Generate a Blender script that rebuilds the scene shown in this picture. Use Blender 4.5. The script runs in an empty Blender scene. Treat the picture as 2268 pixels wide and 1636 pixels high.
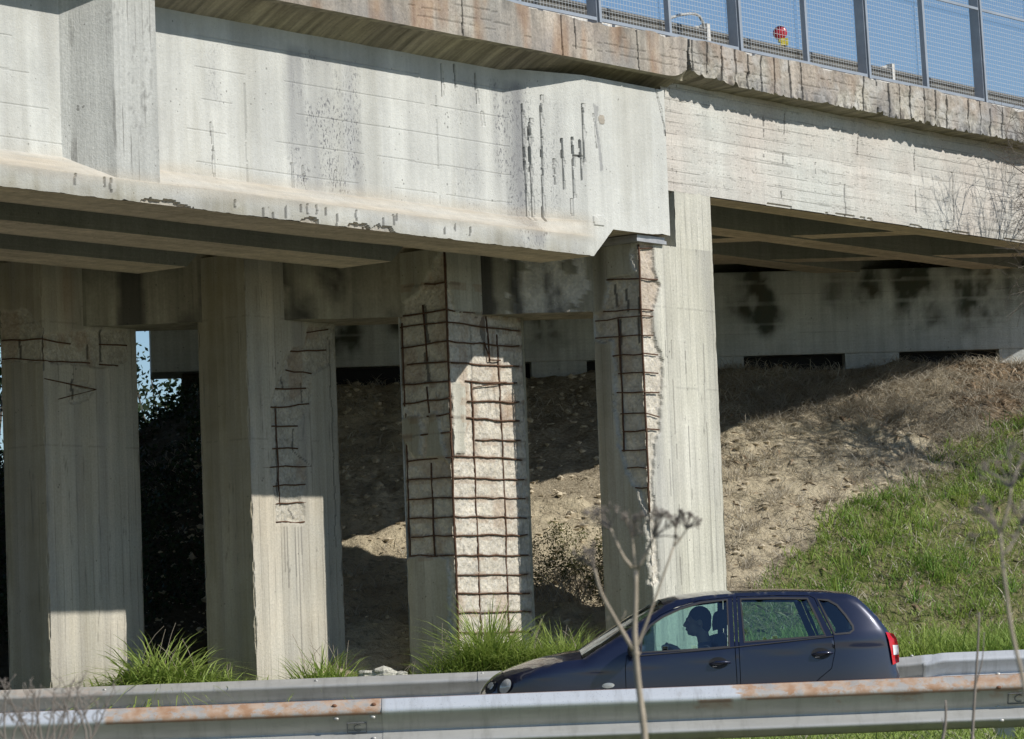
import bpy, bmesh, math, random
import numpy as np
from mathutils import Vector, Matrix
from mathutils.geometry import delaunay_2d_cdt
random.seed(7); RNG = np.random.default_rng(11)
scene = bpy.context.scene
COL = scene.collection

# ------------------------------------------------------------ camera geometry (a real camera, metres; road surface is z = 0)
F = 7500.; CX, CY = 1134., 818.
PITCH = math.atan(648/7500); ROLL = math.atan(.0385); CAMZ = .95
_fw = np.array([0, math.cos(PITCH), math.sin(PITCH)]); _up = np.array([0, -math.sin(PITCH), math.cos(PITCH)]); _rt = np.array([1., 0, 0])
_cr = _rt*math.cos(ROLL) - _up*math.sin(ROLL); _cu = _up*math.cos(ROLL) + _rt*math.sin(ROLL)
CAM = np.array([0, 0, CAMZ])
def ray(x, y): return _fw + _cr*(x-CX)/F - _cu*(y-CY)/F
def atY(x, y, Y):
    d = ray(x, y); return CAM + d*(Y/d[1])
def onplane(x, y, p, nrm):
    d = ray(x, y); return CAM + d*(np.dot(np.asarray(p)-CAM, nrm)/np.dot(d, nrm))
# the bridge axis u, its outward normal nn (towards the road side), v = -nn
TH = math.radians(38)
u = np.array([math.sin(TH), math.cos(TH), 0]); nn = np.array([math.cos(TH), -math.sin(TH), 0]); v = -nn
A4 = np.array([1.35, 34.5, 0]); ROTZ = math.pi/2 - TH
bd = np.array([-math.cos(math.radians(6)), -math.sin(math.radians(6)), 0])
PA = [A4 + bd*k for k in (0, 2.0, 4.043, 6.09)]
def nface(i, x, y):
    q = onplane(x, y, PA[i], nn); return float((q-PA[i])@u), float(q[2])
def lface(i, x, y):
    q = onplane(x, y, PA[i], u); return float((q-PA[i])@v), float(q[2])
def gface(x, y, off):
    q = onplane(x, y, A4+nn*off, nn); return float((q-A4)@u), float(q[2])

# ------------------------------------------------------------ numpy helpers
def vnoise(p, seed=0):
    p = np.asarray(p, float); i = np.floor(p).astype(np.int64); f = p - i; f = f*f*(3-2*f)
    def h(o):
        q = (i + o).astype(np.uint64)
        x = (q[..., 0]*np.uint64(374761393) + q[..., 1]*np.uint64(668265263) + q[..., 2]*np.uint64(1274126177) + np.uint64(seed*7919+13)) & np.uint64(0xffffffff)
        x = ((x ^ (x >> np.uint64(13)))*np.uint64(1274126177)) & np.uint64(0xffffffff)
        x = ((x ^ (x >> np.uint64(16)))*np.uint64(2246822519)) & np.uint64(0xffffffff)
        return ((x ^ (x >> np.uint64(15))) & np.uint64(0xffffff)).astype(float)/float(0xffffff)
    r = 0
    for a in (0, 1):
        for b in (0, 1):
            for c in (0, 1):
                w = (f[..., 0] if a else 1-f[..., 0])*(f[..., 1] if b else 1-f[..., 1])*(f[..., 2] if c else 1-f[..., 2])
                r = r + w*h(np.array([a, b, c]))
    return r
def fbm(p, seed=0, oct=4):
    r = 0; a = .5; t = 0
    p = np.asarray(p, float)
    for k in range(oct):
        r = r + a*vnoise(p*2**k + 31.7*k, seed+k); t += a; a *= .5
    return r/t
def P3(a, b, c=0.): 
    a, b = np.broadcast_arrays(a, b); return np.stack([a, b, np.broadcast_to(c, a.shape)], -1).astype(float)
def inpoly(x, y, poly):
    x = np.asarray(x); r = np.zeros(x.shape, bool); n = len(poly)
    for i in range(n):
        x1, y1 = poly[i]; x2, y2 = poly[(i+1) % n]
        if y1 == y2: continue
        c = ((y1 > y) != (y2 > y)) & (x < (x2-x1)*(y-y1)/(y2-y1)+x1)
        r ^= c
    return r
def sstep(a, b, x):
    t = np.clip((x-a)/(b-a), 0, 1); return t*t*(3-2*t)

class MB:
    """collects vertices, faces and point attributes of ONE mesh"""
    def __init__(s): s.v = []; s.f = []; s.n = 0; s.a = {}; s.mi = []
    def add(s, verts, faces, mi=0, **attr):
        verts = np.asarray(verts, float).reshape(-1, 3); k = len(verts)
        if isinstance(faces, np.ndarray): faces = faces.tolist()
        o = s.n
        s.f += [[q+o for q in f] for f in faces]; s.mi += [mi]*len(faces)
        s.v.append(verts)
        for nm in set(s.a) | set(attr):
            if nm not in s.a: s.a[nm] = [np.zeros(o)]
            val = attr.get(nm, 0.); s.a[nm].append(np.broadcast_to(np.asarray(val, float).ravel() if np.ndim(val) else float(val), (k,)).copy())
        s.n += k; return s
    def grid(s, P, flip=False, mi=0, **attr):
        P = np.asarray(P); a, b = P.shape[:2]; i = np.arange(a*b).reshape(a, b)
        q = np.stack([i[:-1, :-1], i[1:, :-1], i[1:, 1:], i[:-1, 1:]], -1).reshape(-1, 4)
        if flip: q = q[:, ::-1]
        return s.add(P.reshape(-1, 3), q, mi, **{k: np.asarray(w).ravel() if np.ndim(w) else w for k, w in attr.items()})
    def box(s, x0, x1, y0, y1, z0, z1, mi=0, **attr):
        V = [(x0, y0, z0), (x1, y0, z0), (x1, y1, z0), (x0, y1, z0), (x0, y0, z1), (x1, y0, z1), (x1, y1, z1), (x0, y1, z1)]
        return s.add(V, [[0, 3, 2, 1], [4, 5, 6, 7], [0, 1, 5, 4], [1, 2, 6, 5], [2, 3, 7, 6], [3, 0, 4, 7]], mi, **attr)
    def prism(s, poly, axis_pts, mi=0, **attr):
        """loft closed sections: axis_pts = list of arrays (k,3), all same k; capped"""
        k = len(axis_pts[0]); V = np.concatenate(axis_pts); Fc = []
        for j in range(len(axis_pts)-1):
            for q in range(k):
                a = j*k+q; b = j*k+(q+1) % k; Fc.append([a, b, b+k, a+k])
        Fc.append(list(range(k))[::-1]); Fc.append([(len(axis_pts)-1)*k+q for q in range(k)])
        return s.add(V, Fc, mi, **attr)
    def tube(s, pts, r, n=6, cap=True, mi=0, **attr):
        pts = np.asarray(pts, float); m = len(pts); r = np.broadcast_to(np.asarray(r, float), (m,))
        T = np.gradient(pts, axis=0); T /= np.linalg.norm(T, axis=1)[:, None]+1e-12
        ref = np.array([0, 0, 1.]) if abs(T[0, 2]) < .9 else np.array([1., 0, 0])
        V = []
        for k in range(m):
            a = np.cross(T[k], ref) if k == 0 else a - T[k]*(a@T[k]); a /= np.linalg.norm(a)+1e-12; b = np.cross(T[k], a)
            an = np.arange(n)*2*math.pi/n
            V.append(pts[k] + r[k]*(np.cos(an)[:, None]*a + np.sin(an)[:, None]*b))
        V = np.concatenate(V); Fc = []
        for k in range(m-1):
            for q in range(n):
                a_ = k*n+q; b_ = k*n+(q+1) % n; Fc.append([a_, b_, b_+n, a_+n])
        if cap: Fc.append(list(range(n))[::-1]); Fc.append([(m-1)*n+q for q in range(n)])
        return s.add(V, Fc, mi, **attr)
    def build(s, name, mats, parent=None, smooth=False, loc=None, rotz=0.):
        me = bpy.data.meshes.new(name); V = np.concatenate(s.v) if s.v else np.zeros((0, 3))
        me.from_pydata(V.tolist(), [], s.f)
        for m in (mats if isinstance(mats, (list, tuple)) else [mats]): me.materials.append(m)
        if any(s.mi): me.polygons.foreach_set('material_index', s.mi)
        for nm, ch in s.a.items():
            at = me.attributes.new(nm, 'FLOAT', 'POINT'); at.data.foreach_set('value', np.concatenate(ch).astype(np.float32))
        if smooth: me.polygons.foreach_set('use_smooth', [True]*len(me.polygons))
        me.update()
        o = bpy.data.objects.new(name, me); COL.objects.link(o)
        if parent is not None: o.parent = parent
        if loc is not None: o.location = loc
        o.rotation_euler.z = rotz
        return o
def tag(o, label=None, cat=None, group=None, kind=None):
    if label: o['label'] = label
    if cat: o['category'] = cat
    if group: o['group'] = group
    if kind: o['kind'] = kind
    return o
def empty(name, label, cat, loc=(0, 0, 0), rotz=0., group=None, kind='thing'):
    o = bpy.data.objects.new(name, None); COL.objects.link(o); o.empty_display_size = .1
    o.location = loc; o.rotation_euler.z = rotz
    return tag(o, label, cat, group, kind)
def flat_shade_angle(o, ang=40):
    bm = bmesh.new(); bm.from_mesh(o.data)
    for e in bm.edges:
        if len(e.link_faces) == 2 and e.calc_face_angle(0) > math.radians(ang): e.smooth = False
    for f in bm.faces: f.smooth = True
    bm.to_mesh(o.data); bm.free(); return o

# ------------------------------------------------------------ materials
class NT:
    def __init__(s, name):
        s.m = bpy.data.materials.new(name); s.m.use_nodes = True; s.t = s.m.node_tree; s.t.nodes.clear()
        s.out = s.t.nodes.new('ShaderNodeOutputMaterial'); s.tc = s.t.nodes.new('ShaderNodeTexCoord')
    def link(s, a, b): s.t.links.new(a, b)
    def put(s, sock, val):
        if hasattr(val, 'is_output'): s.link(val, sock)
        elif val is not None:
            if isinstance(val, (tuple, list)) and len(val) == 3 and sock.type == 'RGBA': val = (*val, 1)
            sock.default_value = val
    def obj(s): return s.tc.outputs['Object']
    def scale(s, vec, sc, rot=(0, 0, 0)):
        n = s.t.nodes.new('ShaderNodeMapping'); s.put(n.inputs['Vector'], vec); n.inputs['Scale'].default_value = sc; n.inputs['Rotation'].default_value = rot; return n.outputs[0]
    def noise(s, vec, scale, detail=4, rough=.55, dist=0., lo=None, hi=None, c0=0., c1=1.):
        n = s.t.nodes.new('ShaderNodeTexNoise'); s.put(n.inputs['Vector'], vec)
        n.inputs['Scale'].default_value = scale; n.inputs['Detail'].default_value = detail; n.inputs['Roughness'].default_value = rough; n.inputs['Distortion'].default_value = dist
        return s.ramp(n.outputs[0], lo, hi, c0, c1) if lo is not None else n.outputs[0]
    def ramp(s, fac, lo, hi, c0=0., c1=1.):
        n = s.t.nodes.new('ShaderNodeMapRange'); n.clamp = True; s.put(n.inputs[0], fac)
        for k, w in zip((1, 2, 3, 4), (lo, hi, c0, c1)): n.inputs[k].default_value = w
        return n.outputs[0]
    def voro(s, vec, scale, feat='F1', out='Distance'):
        n = s.t.nodes.new('ShaderNodeTexVoronoi'); n.feature = feat; s.put(n.inputs['Vector'], vec); n.inputs['Scale'].default_value = scale; return n.outputs[out]
    def math(s, op, a, b=None, c=None):
        n = s.t.nodes.new('ShaderNodeMath'); n.operation = op
        for k, w in enumerate((a, b, c)):
            if w is not None: s.put(n.inputs[k], w)
        return n.outputs[0]
    def mix(s, fac, a, b, mode='MIX'):
        n = s.t.nodes.new('ShaderNodeMix'); n.data_type = 'RGBA'; n.blend_type = mode; n.clamp_factor = True
        s.put(n.inputs['Factor'], fac); s.put(n.inputs['A'], a); s.put(n.inputs['B'], b)
        return n.outputs['Result']
    def mul(s, col, f):
        n = s.t.nodes.new('ShaderNodeVectorMath'); n.operation = 'SCALE'; s.put(n.inputs[0], col); s.put(n.inputs['Scale'], f); return n.outputs[0]
    def attr(s, name):
        n = s.t.nodes.new('ShaderNodeAttribute'); n.attribute_name = name; return n.outputs['Fac']
    def sep(s, vec):
        n = s.t.nodes.new('ShaderNodeSeparateXYZ'); s.put(n.inputs[0], vec); return n.outputs
    def comb(s, x, y, z):
        n = s.t.nodes.new('ShaderNodeCombineXYZ')
        for k, w in enumerate((x, y, z)): s.put(n.inputs[k], w)
        return n.outputs[0]
    def bump(s, h, strength=.4, dist=.01):
        n = s.t.nodes.new('ShaderNodeBump'); n.inputs['Strength'].default_value = strength; n.inputs['Distance'].default_value = dist; s.put(n.inputs['Height'], h); return n.outputs[0]
    def bsdf(s, base, rough=.8, metal=0., spec=.3, normal=None, **kw):
        n = s.t.nodes.new('ShaderNodeBsdfPrincipled'); s.put(n.inputs['Base Color'], base); s.put(n.inputs['Roughness'], rough); s.put(n.inputs['Metallic'], metal)
        n.inputs['Specular IOR Level'].default_value = spec
        if normal is not None: s.link(normal, n.inputs['Normal'])
        for k, w in kw.items(): s.put(n.inputs[k.replace('_', ' ')], w)
        s.link(n.outputs[0], s.out.inputs[0]); return n

def concrete(name, base, warm=None, boards=None, streak=.25, blotch=.2, agg=(.36, .33, .28), lines=.35, grain=.1, transverse=False):
    N = NT(name); co = N.obj(); xyz = N.sep(co)
    sx = N.math('ADD', xyz[0], xyz[1])
    c = N.mix(N.noise(co, .55, 5, lo=.38, hi=.66), base, warm or base)
    c = N.mul(c, N.noise(co, 1.7, 6, .6, lo=.25, hi=.75, c0=1-blotch, c1=1+blotch*.6))
    if streak:
        sv = N.scale(co, (7, 7, .3)) if not transverse else N.scale(co, (9, .7, .7), (0, 0, .3))
        c = N.mul(c, N.noise(sv, 1.3, 6, .6, lo=.3, hi=.7, c0=1-streak, c1=1+streak*.45))
    c = N.mul(c, N.noise(co, 38, 3, .6, lo=.3, hi=.7, c0=1-grain, c1=1+grain))
    pits = N.math('LESS_THAN', N.voro(co, 13), N.noise(co, 3.1, 2, lo=.42, hi=.75, c0=.0, c1=.19))
    c = N.mix(N.math('MULTIPLY', pits, .55), c, (.07, .068, .06))
    h = N.noise(co, 55, 4, .65)
    if boards:
        ax, bw = boards
        q = N.math('DIVIDE', sx if ax == 'v' else xyz[2] if ax == 'h' else xyz[1], bw)
        fr = N.math('FRACT', q); fl = N.math('FLOOR', q)
        wn = N.t.nodes.new('ShaderNodeTexWhiteNoise'); wn.noise_dimensions = '1D'; N.link(fl, wn.inputs['W'])
        c = N.mul(c, N.ramp(wn.outputs['Value'], 0, 1, .9, 1.08))
        ln = N.math('LESS_THAN', fr, .006/bw*2)
        gate = N.noise(N.scale(co, (2.2, 2.2, .9) if ax != 'h' else (.9, .9, 3)), 1.5, 3, lo=.46, hi=.6)
        lm = N.math('MULTIPLY', ln, gate)
        c = N.mix(N.math('MULTIPLY', lm, lines), c, (.09, .085, .075))
        gr = N.noise(N.scale(co, (45, 45, 1.2) if ax == 'v' else (1.2, 1.2, 45)), 1., 3, .6)
        h = N.math('ADD', N.math('MULTIPLY', gr, .7), N.math('SUBTRACT', h, N.math('MULTIPLY', lm, .8)))
        c = N.mul(c, N.ramp(gr, .3, .7, .94, 1.04))
    gsv = N.noise(N.scale(co, (6, 6, .35)), 1.1, 5, .6, lo=.3, hi=.65, c0=.45, c1=1.)
    c = N.mix(N.math('MULTIPLY', N.attr('grime'), gsv), c, N.mix(N.noise(co, 3, 4, lo=.35, hi=.65), (.20, .175, .105), (.26, .235, .17)))
    d = N.attr('dmg')
    vcol = N.voro(co, 42, out='Color'); vd = N.voro(co, 42)
    ag = N.mul(N.mix(N.sep(vcol)[0], agg, (agg[0]*1.05, agg[1]*1.02, agg[2]*.95)), N.ramp(N.sep(vcol)[1], 0, 1, .82, 1.12))
    ag = N.mul(ag, N.noise(co, 5, 5, .6, lo=.3, hi=.7, c0=.78, c1=1.12))
    ag = N.mix(N.noise(co, 2.3, 4, lo=.58, hi=.85, c1=.35), ag, (.38, .32, .24))
    c = N.mix(d, c, ag)
    c = N.mix(N.attr('pale'), c, (.5, .49, .46))
    spk = N.math('MULTIPLY', N.attr('speck'), N.noise(N.scale(co, (52, 52, 24)), 1., 2, .6, lo=.555, hi=.62))
    c = N.mix(spk, c, (.15, .15, .152))
    c = N.mix(N.attr('moss'), c, N.mix(N.noise(co, 4, 4, lo=.35, hi=.65), (.055, .07, .055), (.075, .07, .05)))
    c = N.mix(N.attr('dark'), c, (.045, .043, .04))
    c = N.mix(N.attr('grey'), c, (.2, .2, .205))
    c = N.mix(N.attr('soil'), c, N.mul((.43, .36, .265), N.noise(N.scale(co, (1, 8, 8)), 2, 4, lo=.3, hi=.7, c0=.75, c1=1.15)))
    c = N.mix(N.attr('rust'), c, N.mix(N.noise(co, 9, 3, lo=.35, hi=.65), (.20, .085, .035), (.33, .19, .09)))
    h = N.math('ADD', h, N.math('MULTIPLY', N.math('MULTIPLY', vd, d), .6))
    N.bsdf(c, .93, 0, .18, N.bump(h, .55, .012))
    return N.m
def simple(name, base, rough=.6, metal=0., spec=.4, var=.15, scale=6., bump=0., bscale=40, **kw):
    N = NT(name); co = N.obj()
    c = N.mul(base, N.noise(co, scale, 5, .6, lo=.3, hi=.7, c0=1-var, c1=1+var*.7)) if var else base
    N.bsdf(c, rough, metal, spec, N.bump(N.noise(co, bscale, 3), bump, .004) if bump else None, **kw); return N.m

M = {}
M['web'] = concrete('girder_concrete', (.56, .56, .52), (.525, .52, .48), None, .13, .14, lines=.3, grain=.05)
M['board'] = concrete('board_marked_concrete', (.53, .53, .485), (.55, .49, .43), ('h', .125), .12, .12, lines=.4, grain=.12)
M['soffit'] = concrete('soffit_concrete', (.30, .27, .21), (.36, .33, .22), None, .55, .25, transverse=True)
M['girder_in'] = concrete('shade_toned_girder_concrete', (.27, .27, .235), (.25, .25, .22), ('h', .2), .15, .15, lines=.2)  # inner girder concrete, the shade under the deck put into a darker colour
M['beam_bottom'] = concrete('girder_underside_concrete', (.60, .50, .375), (.55, .46, .35), ('y', .13), .25, .15, lines=.4)  # same concrete, the glow thrown up from the ground put into its colour
M['cornice'] = concrete('weathered_kerb_concrete', (.39, .325, .265), (.34, .315, .27), None, .35, .3, agg=(.44, .42, .37), grain=.2)
M['pillar'] = concrete('pillar_concrete', (.52, .465, .37), (.47, .455, .40), ('v', .105), .15, .14, agg=(.44, .415, .36), lines=.35, grain=.1)
M['pillar_pale'] = concrete('pale_pillar_concrete', (.57, .55, .48), (.52, .50, .41), ('v', .105), .16, .14, agg=(.54, .505, .44), lines=.35, grain=.12)
M['rib'] = concrete('rib_concrete', (.45, .45, .42), (.42, .42, .395), ('v', .09), .15, .1, lines=.5, grain=.1)
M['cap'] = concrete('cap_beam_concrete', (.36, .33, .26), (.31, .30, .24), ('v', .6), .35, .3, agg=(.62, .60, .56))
M['abut'] = concrete('abutment_concrete', (.58, .59, .555), (.50, .515, .50), ('h', .5), .22, .2, lines=.2)
M['rebar'] = simple('rusty_rebar', (.115, .065, .042), .85, .2, .2, .4, 30, .6, 90)
M['pad'] = simple('steel_plate', (.42, .42, .42), .5, .5, .4, .2, 12)
M['slot_shade'] = simple('slot_shade_black', (.03, .03, .03), .95, 0, .1, 0)  # near black that stands in for the shade inside the wall slots
def galv():
    N = NT('galvanised_steel'); co = N.obj()
    c = N.mul((.50, .49, .46), N.noise(N.scale(co, (1, 4, 4)), 2.2, 5, .6, lo=.3, hi=.7, c0=.85, c1=1.08))
    c = N.mix(N.attr('pale'), c, (.66, .68, .70))
    gm = N.noise(N.scale(co, (9, 2, 1.1)), 1.2, 6, .7, lo=.5, hi=.75, c0=0, c1=.45)
    c = N.mix(gm, c, (.22, .21, .185))
    c = N.mix(N.noise(co, 3.5, 6, .7, lo=.6, hi=.75, c0=0, c1=.35), c, (.30, .25, .19))
    sp = N.math('LESS_THAN', N.voro(co, 55), .18)
    c = N.mix(N.math('MULTIPLY', sp, N.math('MULTIPLY', N.attr('pale'), .35)), c, (.2, .21, .24))
    r = N.math('MULTIPLY', N.attr('rust'), N.noise(N.scale(co, (1.6, 2, 2)), 5.5, 7, .7, lo=.43, hi=.53, c0=.15, c1=1.))
    rc = N.mix(N.noise(co, 14, 4, lo=.35, hi=.65), (.37, .215, .125), (.48, .36, .27))
    c = N.mix(r, c, rc); c = N.mix(N.attr('edge'), c, (.25, .12, .06))
    N.bsdf(c, N.ramp(r, 0, 1, .48, .85), N.ramp(r, 0, 1, .35, .05), .4, N.bump(N.noise(co, 60, 3), .12, .004)); return N.m
M['galv'] = galv()
M['post'] = simple('painted_fence_steel', (.30, .33, .37), .5, .3, .4, .12, 5)
M['postdark'] = simple('shade_toned_fence_steel', (.16, .18, .22), .55, .3, .4, .12, 5)  # copy of the fence steel with a post's shaded side put into its colour
M['wire'] = simple('fence_wire', (.56, .58, .58), .5, .4, .4, 0)
M['rail_dark'] = simple('old_deck_rail_steel', (.20, .19, .17), .6, .3, .3, .25, 4)
M['kerb_pale'] = concrete('deck_kerb_concrete', (.62, .60, .56), None, None, .2, .2)
M['bolt'] = simple('rusty_bolt', (.24, .12, .07), .8, .3, .3, .3, 60)
M['mark'] = simple('stamped_mark', (.17, .17, .175), .7, .2, .3, 0)
# ============================================================ OVERPASS (all built in a local frame: x along the bridge, y into it, z up)
BR = dict(loc=tuple(A4), rotz=ROTZ)
# ---- main span -------------------------------------------------------------------------------------------------------
FF, WEB, ZB, ZT = .10, -.17, 4.97, 6.80
GSTEP = np.array([-.695*2.03, .72*2.03])              # next girder: (along x, into y)
def ragged(s, seed, amp): return amp*np.maximum(0, fbm(P3(s*3.1, s*0+seed, .5), seed, 5)-.5)
def girder_front():
    mb = MB()
    S = np.concatenate([np.arange(-20, -9.3, .3), np.arange(-9.3, .42, .013), [.42]])
    prof_t = np.concatenate([np.linspace(0, 1, 140), 1+np.linspace(0, 1, 14)[1:], 2+np.linspace(0, 1, 14)[1:]])   # web, slope, flange face
    w = WEB + (FF-WEB)*np.clip((S+1.95)/.97, 0, 1)
    zb = ZB + (5.268-ZB)*np.clip((S+.92)/.35, 0, 1) + np.where(S > -.55, ragged(S, 3, .10), ragged(S, 4, .035)+.03*np.maximum(0, fbm(P3(S*14, S*0, 2), 7, 3)-.55))
    zf = np.maximum(5.155 + .015*fbm(P3(S*.8, S*0), 5), zb+.02); zs = np.maximum(5.335+.02*fbm(P3(S*.6, S*0, 3), 6)-.01, zf+.02)
    O = np.zeros((len(S), len(prof_t))); Z = O.copy(); T = prof_t[None, :].repeat(len(S), 0); SS = S[:, None].repeat(len(prof_t), 1)
    for k, t in enumerate(prof_t):
        if t <= 1: O[:, k] = w; Z[:, k] = ZT + (zs-ZT)*t
        elif t <= 2: O[:, k] = w+(FF-w)*(t-1); Z[:, k] = zs+(zf-zs)*(t-1)
        else: O[:, k] = FF; Z[:, k] = zf+(zb-zf)*(t-2)
    # relief: board joints, cracks over the stirrups, small scars
    D = .004*(fbm(P3(SS*6, Z*6), 21, 4)-.5)
    dark = np.zeros_like(O); grey = dark.copy(); soil = dark.copy(); rust = dark.copy(); pale = dark.copy(); dmg = dark.copy()
    web_m = T <= 1
    for zl in np.arange(5.45, 6.8, .285):
        gate = fbm(P3(SS*1.3, Z*0+zl), 40, 3) > .47
        m = web_m & gate & (np.abs(Z-zl-.012*(fbm(P3(SS*.5, Z*0+zl*9), 41)-.5)) < .0055) & (SS < -1.9); D -= m*.004; dark += m*.15
    for sl in (-8.78, -5.72, -3.0, -11.5):
        m = web_m & (np.abs(SS-sl-.01*(fbm(P3(Z*3, Z*0+sl), 43)-.5)) < .009) & (fbm(P3(Z*3, Z*0+sl), 42) > .4); D -= m*.005; dark += m*.22
    def gw(x, y):
        o_ = -.05
        for _ in range(8): s_, z_ = gface(x, y, o_); o_ = .5*o_+.5*(WEB + (FF-WEB)*min(1., max(0., (s_+1.95)/.97)))
        return s_, z_
    def crack(px, wd=.0065, dep=.03, dk=.72, wob=.014, off=None):
        nonlocal D, dark, dmg
        pts = [gw(x, y) for x, y in px]
        z = np.array([p[1] for p in pts]); s_ = np.array([p[0] for p in pts]); o = np.argsort(z)
        c = np.interp(Z, z[o], s_[o]) + wob*(fbm(P3(Z*9, Z*0+s_[0]*7), 77, 3)-.5)
        inz = (Z > z.min()) & (Z < z.max()); q = wd*(.6+.9*vnoise(P3(Z*14, Z*0+s_[0]), 5))
        m = inz & (np.abs(SS-c) < q) & (T < 1.6); D = np.where(m, D-dep, D); dark = np.maximum(dark, m*dk)
        lip = inz & (SS > c) & (SS-c < .05*vnoise(P3(Z*10, Z*0+s_[0]*3), 6)) & (T < 1.6); pale_[lip] = .35; D = np.where(lip & ~m, D-.008, D)
    pale_ = pale
    for px in ([(977, 140), (979, 215)], [(1006, 140), (1008, 195)], [(1052, 160), (1056, 230)],
               [(1155, 230), (1168, 488)], [(1170, 270), (1180, 490)], [(1197, 210), (1203, 490)], [(1173, 260), (1174, 380)],
               [(1243, 305), (1250, 420)], [(1267, 303), (1272, 440)], [(1289, 228), (1294, 360)], [(1284, 310), (1288, 400)]): crack(px, .0072)
    for px in ([(645, 360), (647, 415)], [(668, 365), (677, 405)], [(741, 375), (742, 412)], [(1226, 350), (1229, 410)], [(1313, 250), (1322, 330)], [(467, 270), (474, 395)],
               [(1450, 190), (1475, 300)], [(1065, 245), (1070, 280)], [(1262, 440), (1268, 480)]): crack(px, .007, .012, .6, .04)
    for x0, x1, y in ((1269, 1290, 345),):
        a, za = gw(x0, y); b, _ = gw(x1, y+3); m = (SS > a) & (SS < b) & (np.abs(Z-za) < .008); D -= m*.015; dark = np.maximum(dark, m*.7)
    for k, (x, y) in enumerate([(585, 470), (607, 480), (633, 470), (664, 462), (680, 462), (700, 465), (722, 470), (790, 478), (850, 492), (872, 487), (880, 482), (985, 510), (1040, 512), (745, 487), (1010, 505), (520, 452), (230, 400), (245, 410), (165, 395)]):
        a, za = gface(x, y, FF); h = .035+.03*random.random()
        m = (T > 2) & (np.abs(SS-a-.05*(fbm(P3(Z*12, Z*0+k), 9)-.5)) < .012) & (np.abs(Z-za) < h); D -= m*.012; dark = np.maximum(dark, m*.6)
        m2 = (T > 2) & (((SS-a-.03)/.05)**2+((Z-za)/(h*1.2))**2 < fbm(P3(SS*20, Z*20), 12)) & ~m; pale = np.maximum(pale, m2*.3)
    # broken lower arris of the flange
    for x, y, r in ((370, 448, .22), (800, 503, .12), (845, 510, .14), (690, 492, .1)):
        a, za = gface(x, y, FF); m = (T > 2) & (((SS-a)/(r*1.5))**2+((Z-ZB)/.055)**2 < .1+1.6*fbm(P3(SS*16, Z*16), 15, 4)); D -= m*(.02+.03*fbm(P3(SS*22, Z*22), 16)); dmg = np.maximum(dmg, m*.7)
    # soil lying on the flange slope and dribbling over its front
    so = np.where((T > 1) & (T <= 2.0), .85, np.where(T > 2, .55*np.clip(1-(T-2)*2.2+(fbm(P3(SS*1.1, Z*3), 31)-.5)*1.6, 0, 1), .5*np.clip(1-(1-T)*14-(fbm(P3(SS*1.5, Z*2), 32)-.5), 0, 1)))
    soil = so*np.clip(.55+1.1*(fbm(P3(SS*.7, Z*8), 33)-.4), .25, 1)*(1-sstep(-1.2, -.7, SS))
    # speckled grey run-off bands and lilac-grey bloom
    speck = np.zeros_like(O)
    def band(x0, x1, amp, z0=5.2, z1=6.7, seed=50, off=WEB):
        nonlocal speck, grey
        a = gface(x0, 300, off)[0]; b = gface(x1, 300, off)[0]
        wob = .12*(fbm(P3(Z*1.5, Z*0+seed), seed)-.5)
        m = sstep(a-.12, a+.1, SS+wob)*(1-sstep(b-.1, b+.12, SS+wob))*sstep(z0, z0+.2, Z)*(1-sstep(z1-.15, z1, Z))
        st = fbm(P3(SS*5, Z*.5), seed+1, 4); g = m*np.clip((st-.2)*2., 0, 1); grey = np.maximum(grey, g*amp*.95)
        sp = fbm(P3(SS*46, Z*27), seed+2, 2)*.75+.25*fbm(P3(SS*9, Z*5), seed+3, 2); speck = np.maximum(speck, m*np.clip(.25+(fbm(P3(SS*5, Z*3), seed+4, 3)-.42)*5, 0, 1)*min(1, amp*1.25))
    band(640, 795, .85); band(1095, 1160, .85, 4.9, 6.75, 60); band(1010, 1060, .4, 5.2, 6.7, 70); band(470, 500, .35, 5.9, 6.6, 80); band(1160, 1230, .35, 5.3, 6.6, 90, -.05); band(420, 470, .25, 6.2, 6.6, 95)
    g = np.clip((fbm(P3(SS*2.2, Z*.25), 100, 4)-.5)*2.5, 0, 1)*.4*web_m + (T > 2)*np.clip((fbm(P3(SS*2.5, Z*4), 101, 4)-.35)*2.5, 0, 1)*.4; grey = np.maximum(grey, g*(SS < -.9))
    # repair mortar and the drilled core
    pm = inpoly(SS, Z, [gface(x, y, FF) for x, y in ((1313, 228), (1326, 236), (1322, 270), (1331, 330), (1336, 376), (1330, 380), (1322, 300))]); grey = np.where(pm, .55, grey)
    cc = gface(1332, 264, FF); cm = ((SS-cc[0])/.055)**2+((Z-cc[1])/.05)**2 < 1; grey = np.where(cm, .8, grey); soil = np.where(cm, .55, soil); D = np.where(cm, D+.006, D)
    pm2 = inpoly(SS, Z, [gface(x, y, FF) for x, y in ((1313, 478), (1335, 476), (1342, 490), (1338, 500), (1315, 498))]); D += pm2*.012
    V = np.stack([SS, -(O+D), Z], -1)
    mb.grid(V, flip=True, dark=np.clip(dark, 0, .9), grey=grey, soil=soil, rust=rust, pale=pale, dmg=dmg, speck=speck, grime=(T > 2)*np.clip(.15+.55*(T-2)+1.2*(fbm(P3(SS*1.6, Z*5), 102, 4)-.5), 0, .8)*(1-sstep(-1.2, -.6, SS)) + web_m*np.clip((fbm(P3(SS*3, Z*.3), 103, 4)-.52)*3, 0, .18))  # brown dirt on the flange front, faint streaks of it on the web
    return mb, S, zb
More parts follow.
